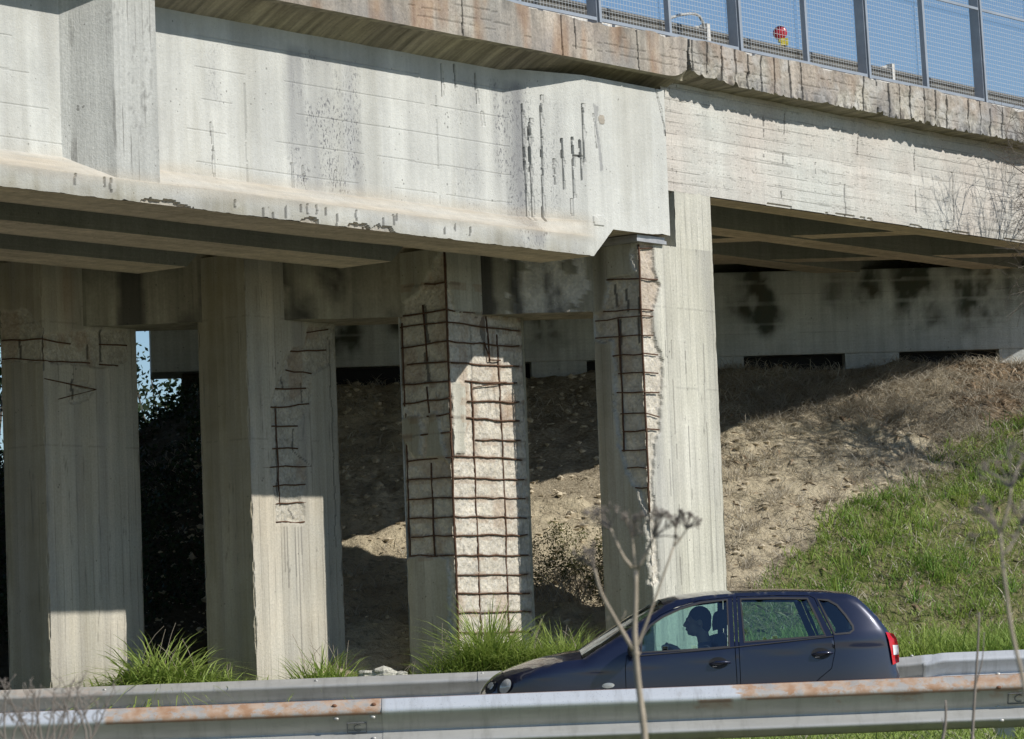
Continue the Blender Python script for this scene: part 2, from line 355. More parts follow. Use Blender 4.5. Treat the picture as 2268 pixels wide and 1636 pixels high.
def girder_rest(mb, S, zbf, mi_bottom=1, front=False):
    """underside, inner flange and inner web of a girder; with front=True the road-side faces as well"""
    S2 = np.concatenate([np.arange(-20, -1.3, .6), [-1.25, -1.14, -.92, -.75, -.57, -.3, .42]])
    zb = np.interp(S2, S, zbf) if not front else ZB + (5.268-ZB)*np.clip((S2+.92)/.35, 0, 1)
    def row(off, z): return np.stack([S2, np.full(len(S2), -off) if np.ndim(off) == 0 else -off, np.broadcast_to(z, S2.shape)], -1)
    fb = np.full(len(S2), -.57)
    ends = np.where(S2 > -1.2, -.57, -.57)
    wi = np.where(S2 > -1.3, -.57, -.36)
    mb.grid(np.stack([row(FF-.005 if not front else FF, zb), row(-.24, zb), row(-.57, zb)], 1), flip=True, mi=mi_bottom)
    zf = np.maximum(5.155, zb+.02); zs = np.maximum(5.335, zf+.02)
    mb.grid(np.stack([row(-.57, zb), row(-.57, zf), row(wi, zs), row(wi, ZT)], 1), flip=True, mi=2)
    if front:
        w = WEB + (FF-WEB)*np.clip((S2+1.95)/.97, 0, 1)
        mb.grid(np.stack([row(w, ZT), row(w, zs), row(FF, zf), row(FF, zb)], 1), flip=True, mi=2)
    for s_ in (0, -1):
        x = S2[s_]; z = zb[s_]; mb.add([(x, -FF, z), (x, .57, z), (x, .57, ZT), (x, -FF, ZT)], [[0, 1, 2, 3]], 2)
span = empty('overpass_span', 'long pale concrete girder span crossing over the road with broken slab edge', 'bridge span', **BR)
mb, S_, zb_ = girder_front(); girder_rest(mb, S_, zb_)
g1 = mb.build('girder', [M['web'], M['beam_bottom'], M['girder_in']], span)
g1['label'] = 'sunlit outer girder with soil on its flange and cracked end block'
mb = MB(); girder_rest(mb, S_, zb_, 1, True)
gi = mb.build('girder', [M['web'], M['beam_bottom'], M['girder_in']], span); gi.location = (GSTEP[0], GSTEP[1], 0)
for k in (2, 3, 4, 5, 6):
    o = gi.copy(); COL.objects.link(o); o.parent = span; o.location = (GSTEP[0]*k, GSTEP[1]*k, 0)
# trapezoid rib on the outer girder
a0, a1, a2, a3 = -8.02, -7.64, -7.12, -6.95
P = [(a0, -WEB), (a1, -(FF-.005)), (a2, -(FF-.005)), (a3, -WEB)]
mb = MB(); zz = np.linspace(5.10, 6.84, 60)
tt = np.concatenate([np.linspace(0, 1, 14), np.linspace(1, 2, 22)[1:], np.linspace(2, 3, 10)[1:]])
X = np.interp(tt, range(4), [p[0] for p in P])[None].repeat(60, 0); Y = np.interp(tt, range(4), [p[1] for p in P])[None].repeat(60, 0); Zr = zz[:, None].repeat(len(tt), 1)
Zr = np.maximum(Zr, 5.34-np.clip((-Y-WEB)/(FF-WEB), 0, 1)*.19)
dk = np.clip(np.abs(fbm(P3(X*9+3, Zr*2.2), 210, 4)-.5) < .012, 0, 1)*(fbm(P3(X*3, Zr*1.2), 211) > .55)*.3
chip = .012*np.maximum(0, fbm(P3(X*8, Zr*8, 2), 212)-.55)
mb.grid(np.stack([X, Y+chip, Zr], -1), flip=False, dark=dk, soil=np.clip(1-(Zr-5.15)/.12, 0, 1)*.4); mb.build('stiffener', M['rib'], span)
g_ = 0
# ---- slab edges (cornice + haunched soffit) for both spans ------------------------------------------------------------
CO = .30
def slab_edge(s0, s1, bad):
    mb = MB(); S = np.concatenate([np.arange(s0, 9.5, .012), np.arange(9.5, s1, .2)]) if s0 > -6.6 else np.concatenate([np.arange(s0, -6.6, .3), np.arange(-6.6, s1, .012)])
    S = np.append(S, s1); R = np.linspace(0, 1, 26); SS = S[:, None].repeat(26, 1); T = R[None].repeat(len(S), 0)
    worse = sstep(.2, 1.2, SS)
    top = 7.33 + .035*(fbm(P3(S*1.1, S*0, 8), 300)-.5)*2 - (.03*np.maximum(0, fbm(P3(S*4, S*0, 9), 301)-.5)*4)
    bot = 6.905 + (sstep(.1, 1.2, S)*(.015+.05*np.maximum(0, fbm(P3(S*2.6, S*0, 4), 302, 5)-.42)+.15*np.maximum(0, fbm(P3(S*16, S*0, 6), 303, 4)-.5)))
    # the joint between the two spans
    jz = np.exp(-((S-.62)/.16)**2)*.10 + np.exp(-((S-1.05)/.3)**2)*.05; bot = bot + jz
    Z = top[:, None] + (bot-top)[:, None]*T
    n1 = fbm(P3(SS*3, Z*4), 310, 5); n2 = fbm(P3(SS*14, Z*14), 311, 4)
    D = .005*(n1-.5) + (.006+.004*worse)*(n2-.5) + (.004+.010*worse)*(fbm(P3(SS*32, Z*32), 312, 3)-.5)
    spall = np.clip((n1-.47)*6+(T-.62)*2.5*worse-.75*(1-worse), 0, 1)*np.clip(.3+worse, 0, 1)
    D -= (.010+.016*(fbm(P3(SS*26, Z*26), 309, 3)))*spall; dmg = spall*.8
    dark = np.zeros_like(Z); rust = dark.copy(); grey = dark.copy(); pale = worse*np.clip((fbm(P3(SS*7, Z*8, 2), 318, 5)-.46)*4, 0, 1)*.5
    step = .255; k = np.round((SS+.06)/step); c = k*step-.06 + .05*(vnoise(P3(k*1.7, k*0), 312)-.5) + .05*(T-.5)*(vnoise(P3(k*3.1, k*0), 313)-.2) + .02*(fbm(P3(Z*8, k), 314)-.5)
    on = (vnoise(P3(k*5.3, k*0), 315) > np.where(SS < .6, .62, .22)) & (vnoise(P3(k*2.3, np.floor(Z*4)), 316) > .15) & (SS > -3.3)
    m = on & (np.abs(SS-c) < .0065+.007*vnoise(P3(Z*9, k), 317)*(.3+worse)); D -= m*.02; dark = np.maximum(dark, m*.95)
    jm = np.abs(SS-.62-.03*(fbm(P3(Z*9, Z*0), 320)-.5)) < .014+.05*np.clip(T-.45, 0, 1); D -= jm*.09; dark = np.maximum(dark, jm*.8)
    for zl in (7.02, 7.1, 7.2):
        m = (np.abs(Z-zl-.02*(fbm(P3(SS*1.4, Z*0+zl), 321)-.5)) < .006) & (fbm(P3(SS*1.7, Z*0+zl*5), 322) > .52); D -= m*.006; dark = np.maximum(dark, m*.28)
    lich = np.clip((fbm(P3(SS*1.6, Z*1.6), 330, 5)-.5)*5, 0, 1); grey = lich*(.35+.25*worse)
    rs = np.clip((fbm(P3(SS*3.2, Z*.8, 3), 331, 4)-.56)*6, 0, 1); rust = rs*(.45-.25*worse)
    dark = np.maximum(dark, np.clip((fbm(P3(SS*5, Z*2.2), 332, 5)-.58)*6, 0, 1)*.45)
    dark = np.maximum(dark, worse*np.clip((T-.62)*2.6, 0, 1)*np.clip((fbm(P3(SS*18, Z*9), 319, 4)-.5)*9, 0, 1)*.85)
    mb.grid(np.stack([SS, -(CO+D), Z], -1), flip=True, dmg=dmg, dark=dark, rust=rust, grey=grey, pale=pale)
    # top, lip, soffit, deck underside (coarser)
    def rows(pts, n=6, mi=1, w=0.):
        L = []
        for (o, z) in pts: L.append(np.stack([S, np.full(len(S), -o) if np.ndim(o) == 0 else -np.asarray(o), np.broadcast_to(z, S.shape)], -1))
        A = np.stack(L, 1); A[:, 1:, 2] += w*(fbm(P3(A[:, 1:, 0]*3, A[:, 1:, 1]*3), 340)-.5); mb.grid(A, flip=True, mi=mi)
    d0 = CO+D[:, 0]; d1 = CO+D[:, -1]
    rows([(-.5, top*0+7.33), (.0, top), (d0, top)], mi=0)
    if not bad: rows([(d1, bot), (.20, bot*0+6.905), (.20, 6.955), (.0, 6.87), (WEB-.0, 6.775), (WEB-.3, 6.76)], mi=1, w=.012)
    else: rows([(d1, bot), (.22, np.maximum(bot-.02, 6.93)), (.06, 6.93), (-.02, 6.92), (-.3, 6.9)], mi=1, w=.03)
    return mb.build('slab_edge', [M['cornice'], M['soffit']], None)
e1 = slab_edge(-20, .62, False); e1.parent = span
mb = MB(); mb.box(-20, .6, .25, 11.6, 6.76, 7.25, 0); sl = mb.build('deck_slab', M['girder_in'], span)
# ---- approach span ---------------------------------------------------------------------------------------------------
appr = empty('approach_span', 'board marked concrete approach span running from the broad pillar to the embankment', 'bridge span', **BR)
e2 = slab_edge(.62, 15, True); e2.parent = appr; e2['label'] = 'spalled slab edge with rusty vertical cracks'
def approach_face():
    mb = MB(); S = np.concatenate([np.arange(.50, 9, .013), np.arange(9, 15.1, .3)]); Zs = np.linspace(6.95, 5.775, 118)
    SS = S[:, None].repeat(118, 1); Z = Zs[None].repeat(len(S), 0)
    D = .006*(fbm(P3(SS*.8, Z*10), 400, 5)-.5)+.004*(fbm(P3(SS*12, Z*12), 401, 3)-.5); dark = np.zeros_like(Z); pale = dark.copy(); grey = dark.copy(); rust = dark.copy()
    for zl in np.arange(5.86, 6.95, .125):
        wv = .02*(fbm(P3(SS*.6, Z*0+zl*7), 402)-.5); gate = fbm(P3(SS*1.5, Z*0+zl*3), 403, 4)
        m = (np.abs(Z-zl-wv) < .005+.008*(gate-.45)) & (gate > .5); D -= m*.004; dark = np.maximum(dark, m*np.clip((gate-.42)*2, 0, .22))
        pit = (np.abs(Z-zl-wv-.02) < .04) & (fbm(P3(SS*36, Z*45), 404, 2) > .74); D -= pit*.004; dark = np.maximum(dark, pit*.2)
    for px in ([(1803, 310), (1806, 385)], [(1737, 250), (1730, 440)], [(1900, 290), (1899, 380)], [(2025, 330), (2028, 470)], [(1870, 320), (1873, 500)], [(1690, 255), (1693, 400)], [(2110, 370), (2112, 500)]):
        pts = [gface(x, y, 0) for x, y in px]; c = np.interp(Z, [pts[1][1], pts[0][1]], [pts[1][0], pts[0][0]]) + .06*(fbm(P3(Z*8, Z*0+pts[0][0]), 405, 4)-.5)
        m = (Z < pts[0][1]) & (Z > pts[1][1]) & (np.abs(SS-c) < .009) & (fbm(P3(Z*4, Z*0+pts[0][0]), 406) > .4); D -= m*.01; dark = np.maximum(dark, m*.55)
    low = (Zs < 5.80)[None] & (fbm(P3(SS*4, Z*4), 407) > .5); D -= low*.02
    pk = np.clip((fbm(P3(SS*.7, Z*1.2, 5), 408, 4)-.48)*4, 0, 1)*sstep(6.7, 6.1, Z) 
    rust = pk*.07
    mb.grid(np.stack([SS, -D, Z], -1), flip=True, dark=dark, grey=grey, rust=rust)
    mb.add([(.66, 0, 5.765), (15, 0, 5.765), (15, .34, 5.765), (.66, .34, 5.765)], [[0, 3, 2, 1]], 1)
    mb.add([(.66, .34, 5.765), (15, .34, 5.765), (15, .34, 6.95), (.66, .34, 6.95)], [[0, 3, 2, 1]], 2)
    mb.add([(.66, 0, 5.8), (.66, .34, 5.765), (.66, .34, 6.95), (.66, 0, 6.95)], [[0, 1, 2, 3]], 2)
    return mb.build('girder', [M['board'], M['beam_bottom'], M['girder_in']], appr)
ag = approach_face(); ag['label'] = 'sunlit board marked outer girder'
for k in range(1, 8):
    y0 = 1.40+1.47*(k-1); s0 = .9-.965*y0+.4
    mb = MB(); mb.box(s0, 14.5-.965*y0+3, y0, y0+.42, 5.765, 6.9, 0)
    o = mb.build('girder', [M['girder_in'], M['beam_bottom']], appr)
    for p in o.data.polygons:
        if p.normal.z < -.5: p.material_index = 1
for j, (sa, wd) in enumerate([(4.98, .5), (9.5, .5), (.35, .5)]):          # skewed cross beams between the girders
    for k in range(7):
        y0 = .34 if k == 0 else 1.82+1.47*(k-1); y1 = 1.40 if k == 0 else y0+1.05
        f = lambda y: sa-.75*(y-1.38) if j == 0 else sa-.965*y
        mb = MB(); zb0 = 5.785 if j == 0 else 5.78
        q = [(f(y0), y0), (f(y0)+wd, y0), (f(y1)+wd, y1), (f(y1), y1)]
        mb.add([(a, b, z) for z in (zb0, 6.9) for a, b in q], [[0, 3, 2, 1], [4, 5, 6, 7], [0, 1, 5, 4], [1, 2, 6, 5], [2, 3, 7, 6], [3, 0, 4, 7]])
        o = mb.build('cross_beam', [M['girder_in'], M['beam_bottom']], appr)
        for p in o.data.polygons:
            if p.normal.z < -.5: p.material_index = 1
mb = MB(); mb.add([(x, y, z) for z in (6.88, 7.24) for x, y in ((.64, .3), (15, .3), (6.5, 11.6), (-9.5, 11.6))], [[0, 3, 2, 1], [4, 5, 6, 7], [0, 1, 5, 4], [1, 2, 6, 5], [2, 3, 7, 6], [3, 0, 4, 7]])
mb.build('deck_slab', M['girder_in'], appr)

# ============================================================ PILLARS
REB = {}
def pillar(i, wL, wR, mat, dmgL, dmgR, label, ztop=5.2, notch=None, z0=.3, chipw=.03, seed=0, depth=.03, extra=None):
    dz = .016; z = np.arange(z0, ztop+dz, dz); z[-1] = ztop
    tL = np.linspace(wL, 0, int(wL/.015)); tR = np.linspace(0, wR, int(wR/.015))
    def dm(t, Z, polys, which):
        m = np.zeros(t.shape)
        wx = .035*(fbm(P3(t*14, Z*14, which), seed+1, 4)-.5)*2; wz = .035*(fbm(P3(t*14, Z*14, which+5), seed+2, 4)-.5)*2
        for p in polys: m = np.maximum(m, inpoly(t+wx, Z+wz, p))
        m = m.astype(float); q = np.pad(m, 1, 'edge'); return .4*m+.6*(q[:-2, 1:-1]+q[2:, 1:-1]+q[1:-1, :-2]+q[1:-1, 2:]+q[:-2, :-2]+q[2:, 2:]+q[:-2, 2:]+q[2:, :-2]+m)/9
    LT = tL[None].repeat(len(z), 0); LZ = z[:, None].repeat(len(tL), 1); RT = tR[None].repeat(len(z), 0); RZ = z[:, None].repeat(len(tR), 1)
    mL = dm(LT, LZ, dmgL, 0.); mR = dm(RT, RZ, dmgR, 3.)
    ins = (lambda t, Z, w: depth*(.75+.5*fbm(P3(t*2, Z*2, w), seed+3)) + .022*(fbm(P3(t*24, Z*24, w), seed+4, 4)-.5))
    dL = mL*ins(LT, LZ, 1.) + .003*(fbm(P3(LT*30, LZ*1.2), seed+5, 3)-.5); dR = mR*ins(RT, RZ, 2.) + .003*(fbm(P3(RT*30, RZ*1.2), seed+6, 3)-.5)
    ch = chipw*np.clip(fbm(P3(z*7, z*0, seed), seed+7, 4)-.42, 0, 1)*2.2
    dL += np.maximum(0, ch[:, None]-LT)*1.; dR += np.maximum(0, ch[:, None]-RT)*1.
    che = chipw*np.clip(fbm(P3(z*6, z*0, seed+9.), seed+8, 4)-.47, 0, 1)*2; dR += np.maximum(0, che[:, None]-(wR-RT)); dL += np.maximum(0, che[:, None]-(wL-LT))
    VL = np.stack([dL, np.maximum(LT, dR[:, :1]), LZ], -1); VR = np.stack([np.maximum(RT, dL[:, -1:]), dR, RZ], -1)
    A = dict(); dark = [np.zeros_like(dL), np.zeros_like(dR)]; rust = [mL*np.clip((fbm(P3(LT*4, LZ*2.), seed+30, 4)-.58)*4, 0, .28), mR*np.clip((fbm(P3(RT*4, RZ*2., 7), seed+30, 4)-.57)*4, 0, .3)]
    grey = [np.clip((fbm(P3(LT*5, LZ*.3), seed+31, 4)-.5)*4, 0, 1)*.3*(1-mL), np.clip((fbm(P3(RT*5, RZ*.3), seed+32, 4)-.5)*4, 0, 1)*.35*(1-mR)]
    for zj in (3.72 if i == 0 else 3.3, 4.55):           # pour joints
        for q, (t, Z) in enumerate(((LT, LZ), (RT, RZ))):
            m = (np.abs(Z-zj-.012*(fbm(P3(t*4, t*0+zj), seed+40)-.5)) < .008) & (fbm(P3(t*9, t*0+zj), seed+41) > .47); dark[q] = np.maximum(dark[q], m*.22)
    if extra: extra(LT, LZ, RT, RZ, dark, rust, grey)
    # thin vertical scars
    for q, (t, Z) in enumerate(((LT, LZ), (RT, RZ))):
        lines = np.clip(1-np.abs((fbm(P3(t*7, Z*.16, 4+q), seed+50, 3)-.5))/.006, 0, 1)*(fbm(P3(t*3, Z*1.1, q), seed+51) > .52); dark[q] = np.maximum(dark[q], lines*.45)
    mb = MB()
    gL = .85*(1-mL)*np.clip(.55+.9*(fbm(P3(LT*3, LZ*.5), seed+33, 4)-.3), 0, 1); gR = .32*(1-mR)*np.clip((fbm(P3(RT*3.5, RZ*.35), seed+34, 4)-.42)*3+.9*sstep(4.1, 5.0, RZ), 0, 1)*(.45 if i == 0 else 1)  # left faces browner in streaks all over, right faces browner towards the top
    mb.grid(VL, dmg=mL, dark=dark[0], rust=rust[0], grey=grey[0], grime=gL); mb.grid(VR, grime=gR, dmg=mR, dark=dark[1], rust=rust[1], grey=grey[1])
    mb.add([(0, wL, z0), (wR, wL, z0), (wR, wL, ztop), (0, wL, ztop)], [[0, 3, 2, 1]]); mb.add([(wR, 0, z0), (wR, wL, z0), (wR, wL, ztop), (wR, 0, ztop)], [[0, 1, 2, 3]])
    mb.add([(.02, .02, ztop), (wR, .02, ztop), (wR, wL, ztop), (.02, wL, ztop)], [[0, 1, 2, 3]])
    mb.box(.12, wR-.03, .12, wL-.03, z0, ztop-.02)
    if notch:
        s0, zn = notch; zz = np.arange(ztop-.001, zn+dz, dz); ss = np.linspace(s0, wR, 44); a = ss[None].repeat(len(zz), 0); b = zz[:, None].repeat(44, 1)
        d = .004*(fbm(P3(a*9, b*9), seed+60)-.5); gr = np.clip((fbm(P3(a*4, b*1.5), seed+61, 4)-.4)*3, 0, 1)*.55*sstep(s0+.5, s0+.1, a)
        ed = .03*np.clip(fbm(P3(zz*9, zz*0), seed+62)-.4, 0, 1)
        a = np.maximum(a, s0+ed[:, None]); mb.grid(np.stack([a, d, b], -1), grey=gr)
        zt = zn+.001
        mb.add([(s0, 0, ztop), (s0, wL, ztop), (s0, wL, zt), (s0, 0, zt)], [[0, 1, 2, 3]]); mb.add([(wR, 0, ztop), (wR, wL, ztop), (wR, wL, zt), (wR, 0, zt)], [[0, 3, 2, 1]])
        mb.add([(s0, 0, zt), (wR, 0, zt), (wR, wL, zt), (s0, wL, zt)], [[0, 1, 2, 3]])
    root = mb.build('concrete_pillar', mat, None, loc=tuple(PA[i]), rotz=ROTZ)
    tag(root, label, 'pillar', 'concrete pillars under the overpass', 'thing'); return root
def stirrup(root, L, R, r=.0078, dep=.013, sag=.0):
    """L=(v,z) far end on the left face or None, R=(s,z) far end on the right face, z0 at the corner"""
    mb = MB(); pts = []
    if L is not None:
        zc = L[2]; n = max(2, int(L[0]/.13))
        for k in range(n): t = L[0]*(1-k/n); pts.append((dep, t+.0, L[1]+(zc-L[1])*k/n+.010*random.uniform(-1, 1)))
        pts.append((dep+.001, dep+.004, zc))
    if R is not None:
        zc = R[2]; s0 = R[3] if len(R) > 3 else dep; n = max(1, int((R[0]-s0)/.13))
        for k in range(n+1): t = s0+(R[0]-s0)*k/n; pts.append((t, dep+.003*random.uniform(-1, 1), zc+(R[1]-zc)*k/n+.009*random.uniform(-1, 1)))
    mb.tube(pts, r*(1+.15*random.uniform(-1, 1)), 6); return mb.build('stirrup', M['rebar'], root, smooth=True)
def bar(root, pts, r=.012, name='vertical_bar', jit=.006):
    pts = np.asarray(pts, float); n = max(3, int(np.linalg.norm(pts[-1]-pts[0])/.12)); t = np.linspace(0, len(pts)-1, n)
    q = np.stack([np.interp(t, range(len(pts)), pts[:, k]) for k in range(3)], 1); q[1:-1] += RNG.uniform(-jit, jit, (n-2, 3))
    mb = MB(); mb.tube(q, r, 6); return mb.build(name, M['rebar'], root, smooth=True)
def polyL(i, pts): return [lface(i, x, y) for x, y in pts]
def polyR(i, pts): return [nface(i, x, y) for x, y in pts]
def band_grey(x0, x1, a): pass
rowsL = [(909, 634, 975, 625), (888, 699, 982, 685), (881, 724, 982, 713), (887, 769, 985, 755), (900, 807, 987, 800), (891, 852, 993, 844), (891, 895, 993, 881), (944, 923, 993, 915), (895, 968, 938, 962), (901, 1021, 957, 1016), (900, 1064, 1005, 1056), (904, 1107, 1005, 1102), (906, 1148, 1008, 1144), (909, 1188, 1008, 1185), (906, 1231, 1008, 1229)]
rowsR = [(985, 625, 1006, 628), (985, 685, 1120, 699), (987, 713, 1152, 731), (993, 755, 1152, 767), (995, 802, 1152, 812), (1033, 844, 1147, 849), (1038, 887, 1152, 891), (982, 922, 1152, 933), (1056, 973, 1155, 976), (995, 1009, 1158, 1017), (1005, 1056, 1163, 1063), (1005, 1102, 1165, 1103), (1008, 1144, 1168, 1146), (1008, 1185, 1170, 1185), (1008, 1229, 1172, 1229), (1013, 1272, 1172, 1271), (1015, 1315, 1175, 1312), (1018, 1357, 1177, 1354), (1020, 1400, 1178, 1399)]
# pillar 3 (index 1): the worst one
def ex3(LT, LZ, RT, RZ, dark, rust, grey):
    for px in ([(935, 675), (944, 760)], [(938, 780), (948, 850)]):
        p = [lface(1, x, y) for x, y in px]; m = (LZ < p[0][1]) & (LZ > p[1][1]) & (np.abs(LT-np.interp(LZ, [p[1][1], p[0][1]], [p[1][0], p[0][0]])) < .03*fbm(P3(LZ*9, LZ*0), 9)+.012); dark[0][m] = .75
    m = inpoly(RT, RZ, polyR(1, [(1055, 700), (1078, 700), (1080, 790), (1062, 770)])) & (fbm(P3(RT*9, RZ*5), 5) > .42); dark[1][m] = .7
    for q, (t, Z, rows, f) in enumerate(((LT, LZ, rowsL, lface), (RT, RZ, rowsR, nface))):
        for (x0, y0, x1, y1) in rows:
            a = f(1, x0, y0); c = f(1, x1, y1); zc = np.interp(t, sorted((a[0], c[0])), [a[1], c[1]] if a[0] < c[0] else [c[1], a[1]]); g = (np.abs(Z-zc) < .013+.014*(vnoise(P3(t*18, t*0+y0), 5)-.5)) & (t > min(a[0], c[0])) & (t < max(a[0], c[0])+.1)
            dark[q] = np.maximum(dark[q], g*.38); rust[q] = np.maximum(rust[q], (np.abs(Z-zc+.015) < .04)*(fbm(P3(t*9, Z*4), 64) > .5)*.28)
    for x0 in (1052, 1113):
        s0 = nface(1, x0+4, 1000)[0]; g = (np.abs(RT-s0-.02*(fbm(P3(RZ*5, RZ*0+x0), 65)-.5)) < .016) & (RZ < 4.4) & (vnoise(P3(RZ*4, RZ*0+x0), 4) > .25); dark[1] = np.maximum(dark[1], g*.4)
    m = np.clip((fbm(P3(RT*3, RZ*2.5, 9), 66, 3)-.5)*4, 0, 1)*inpoly(RT, RZ, polyR(1, [(1050, 800), (1145, 800), (1150, 1000), (1050, 1000)])); rust[1] = np.maximum(rust[1], m*.45)
p3 = pillar(1, .65, 1.265, M['pillar_pale'],
    [polyL(1, [(1000, 555), (972, 562), (952, 600), (928, 645), (900, 668), (870, 690), (870, 935), (905, 925), (928, 922), (934, 960), (930, 1005), (938, 1012), (945, 990), (946, 918), (968, 915), (972, 940), (985, 1015), (990, 1022), (960, 1015), (915, 1012), (900, 985), (880, 960), (880, 1236), (950, 1232), (990, 1236), (1000, 1490), (1030, 1490)])],
    [polyR(1, [(960, 640), (1000, 640), (1010, 690), (1175, 705), (1200, 1450), (1000, 1450), (990, 1030), (1012, 1005), (1033, 1003), (1035, 850), (1012, 846), (1000, 850), (985, 640)]), polyR(1, [(960, 840), (1003, 842), (1003, 1010), (960, 1010)])],
    'badly spalled grey pillar wrapped in a full grid of bare rusty bars', 5.19, seed=100, depth=.026, extra=ex3, z0=.5)
for (x0, y0, x1, y1) in rowsL:
    a = lface(1, x0, y0); c = lface(1, x1, y1); stirrup(p3, (min(a[0], .64), a[1], c[1]), None)
for (x0, y0, x1, y1) in rowsR:
    a = nface(1, x0, y0); c = nface(1, x1, y1); stirrup(p3, None, (min(c[0], 1.255), c[1], a[1], max(a[0], .014)))
bar(p3, [(.022, .022, nface(1, 978, 556)[1]), (.022, .022, nface(1, 1000, 1000)[1]), (.022, .022, .6)], .013, jit=.004)
for px in ([(1048, 845), (1070, 1415)], [(1104, 740), (1118, 1000), (1132, 1415)], [(1080, 700), (1088, 800)]):
    bar(p3, [(nface(1, x, y)[0], .024, nface(1, x, y)[1]) for x, y in px], .010)
for px in ([(887, 715), (893, 900)], [(896, 915), (905, 1230)], [(933, 675), (943, 800)], [(942, 856), (948, 915)], [(952, 1025), (960, 1230)]):
    bar(p3, [(.024, lface(1, x, y)[0], lface(1, x, y)[1]) for x, y in px], .010)
bar(p3, [(nface(1, 1050, 858)[0], .005, nface(1, 1050, 858)[1]), (nface(1, 1120, 848)[0], -.01, nface(1, 1120, 846)[1])], .006, 'loose_wire')
b0 = nface(1, 1082, 800); bar(p3, [(b0[0]-.05, .01, b0[1]+.2), (b0[0]-.03, -.01, b0[1]+.03), (b0[0]+.06, -.015, b0[1]), (b0[0]+.2, .0, b0[1]+.02)], .008, 'loose_wire', .002)
# pillar 4 (index 0): stands under the girder end
def ex4(LT, LZ, RT, RZ, dark, rust, grey):
    y = np.clip((fbm(P3(RT*4, RZ*.35, 3), 71, 4)-.44)*4, 0, 1)*np.exp(-((RT-.33)/.12)**2)*sstep(3.2, 4.0, RZ); rust[1] = np.maximum(rust[1], y*.16)
    g = np.exp(-((LT-.5)/.08)**2)*sstep(2, 4.2, LZ)*np.clip((fbm(P3(LT*5, LZ*.6), 72)-.3)*3, 0, 1); dark[0] = np.maximum(dark[0], g*.45)
    for px in ([(1357, 628), (1364, 678)], [(1383, 640), (1387, 690)], [(1411, 655), (1412, 695)], [(1410, 700), (1413, 760)], [(1368, 705), (1372, 820)]):
        p = [lface(0, x, y) for x, y in px]; m = (LZ < p[0][1]) & (LZ > p[1][1]) & (np.abs(LT-np.interp(LZ, [p[1][1], p[0][1]], [p[1][0], p[0][0]])) < .016); dark[0][m] = .8
    for xs, w in ((1490, .006), (1520, .005), (1560, .005), (1475, .005)):
        s0 = nface(0, xs+8, 1000)[0]; m = (np.abs(RT-s0-.02*(fbm(P3(RZ*3, RZ*0+xs), 73)-.5)) < w) & (fbm(P3(RZ*2.2, RZ*0+xs), 74) > .42) & (RZ < 4.2); dark[1] = np.maximum(dark[1], m*.5)
p4 = pillar(0, .62, 1.32, M['pillar_pale'],
    [polyL(0, [(1440, 535), (1397, 545), (1393, 560), (1405, 600), (1380, 612), (1345, 615), (1338, 690), (1312, 695), (1312, 752), (1357, 758), (1362, 900), (1370, 990), (1395, 1060), (1412, 1085), (1430, 1150), (1438, 1290), (1470, 1300)])],
    [polyR(0, [(1390, 535), (1447, 537), (1450, 600), (1463, 635), (1447, 690), (1450, 740), (1470, 800), (1465, 900), (1462, 960), (1452, 985), (1448, 1060), (1455, 1180), (1462, 1290), (1430, 1300), (1390, 1000)])],
    'tall broad pillar behind the car, its upper left corner broken open to the bars', 5.19, notch=(.66, 5.79), seed=200, depth=.034, extra=ex4, chipw=.02, z0=.5)
for L, c, R in [(None, (1412, 548), (1447, 549)), ((1341, 621), (1416, 616), (1458, 620)), ((1335, 691), (1416, 684), (1449, 685)), ((1317, 710), (1416, 698), (1449, 700)), ((1315, 750), (1419, 740), (1449, 741)), ((1356, 787), (1421, 783), (1459, 785)), ((1368, 828), (1425, 824), (1459, 825)), ((1365, 870), (1429, 867), (1461, 868)), ((1373, 917), (1431, 914), (1462, 923)), ((1378, 957), (1434, 951), (1461, 951)), ((1376, 999), (1438, 995), None), ((1388, 1035), (1434, 1037), None), ((1406, 1080), (1447, 1079), None)]:
    zc = nface(0, *c)[1]; l = lface(0, *L) if L else None; r_ = nface(0, *R) if R else None
    stirrup(p4, (min(l[0], .61), l[1], zc) if l else None, (r_[0], r_[1], zc) if r_ else None, dep=.011)
bar(p4, [(.022, .022, 5.17), (.022, .022, 3.6), (.022, .022, nface(0, 1443, 1135)[1])], .012, jit=.004)
bar(p4, [(.024, lface(0, x, y)[0], lface(0, x, y)[1]) for x, y in [(1366, 705), (1376, 900), (1379, 1000)]], .010)
# pillar 2 (index 2)
def ex2(LT, LZ, RT, RZ, dark, rust, grey):
    for x0 in (625, 633, 642, 650, 657, 664):
        s0 = nface(2, x0+8, 1300)[0]; m = (np.abs(RT-s0-.008*(fbm(P3(RZ*2, RZ*0+x0), 81)-.5)) < .006) & (RZ < nface(2, 650, 1165)[1]) & (RZ > nface(2, 650, 1165)[1]-1.4*vnoise(P3(x0*1., 0., 0.), 3)-.25); dark[1] = np.maximum(dark[1], m*.5)
    for px in ([(736, 700), (750, 1000)],):
        p = [nface(2, x, y) for x, y in px]; m = (np.abs(RT-1.27-.05*(fbm(P3(RZ*5, RZ*0), 82, 4)-.5)) < .008) & (RZ > 2.2) & (RZ < 4.4); dark[1] = np.maximum(dark[1], m*.6)
    for px in ([(613, 900), (618, 1100)], [(650, 950), (652, 1000)], [(625, 835), (628, 860)], [(668, 845), (672, 890)], [(652, 1000), (690, 1032)], [(640, 1125), (655, 1150)]):
        p = [nface(2, x, y) for x, y in px]; m = (RZ < p[0][1]) & (RZ > p[1][1]) & (np.abs(RT-np.interp(RZ, [p[1][1], p[0][1]], [p[1][0], p[0][0]])-.03*(fbm(P3(RZ*12, RZ*0), 83)-.5)) < .012); dark[1][m] = .75
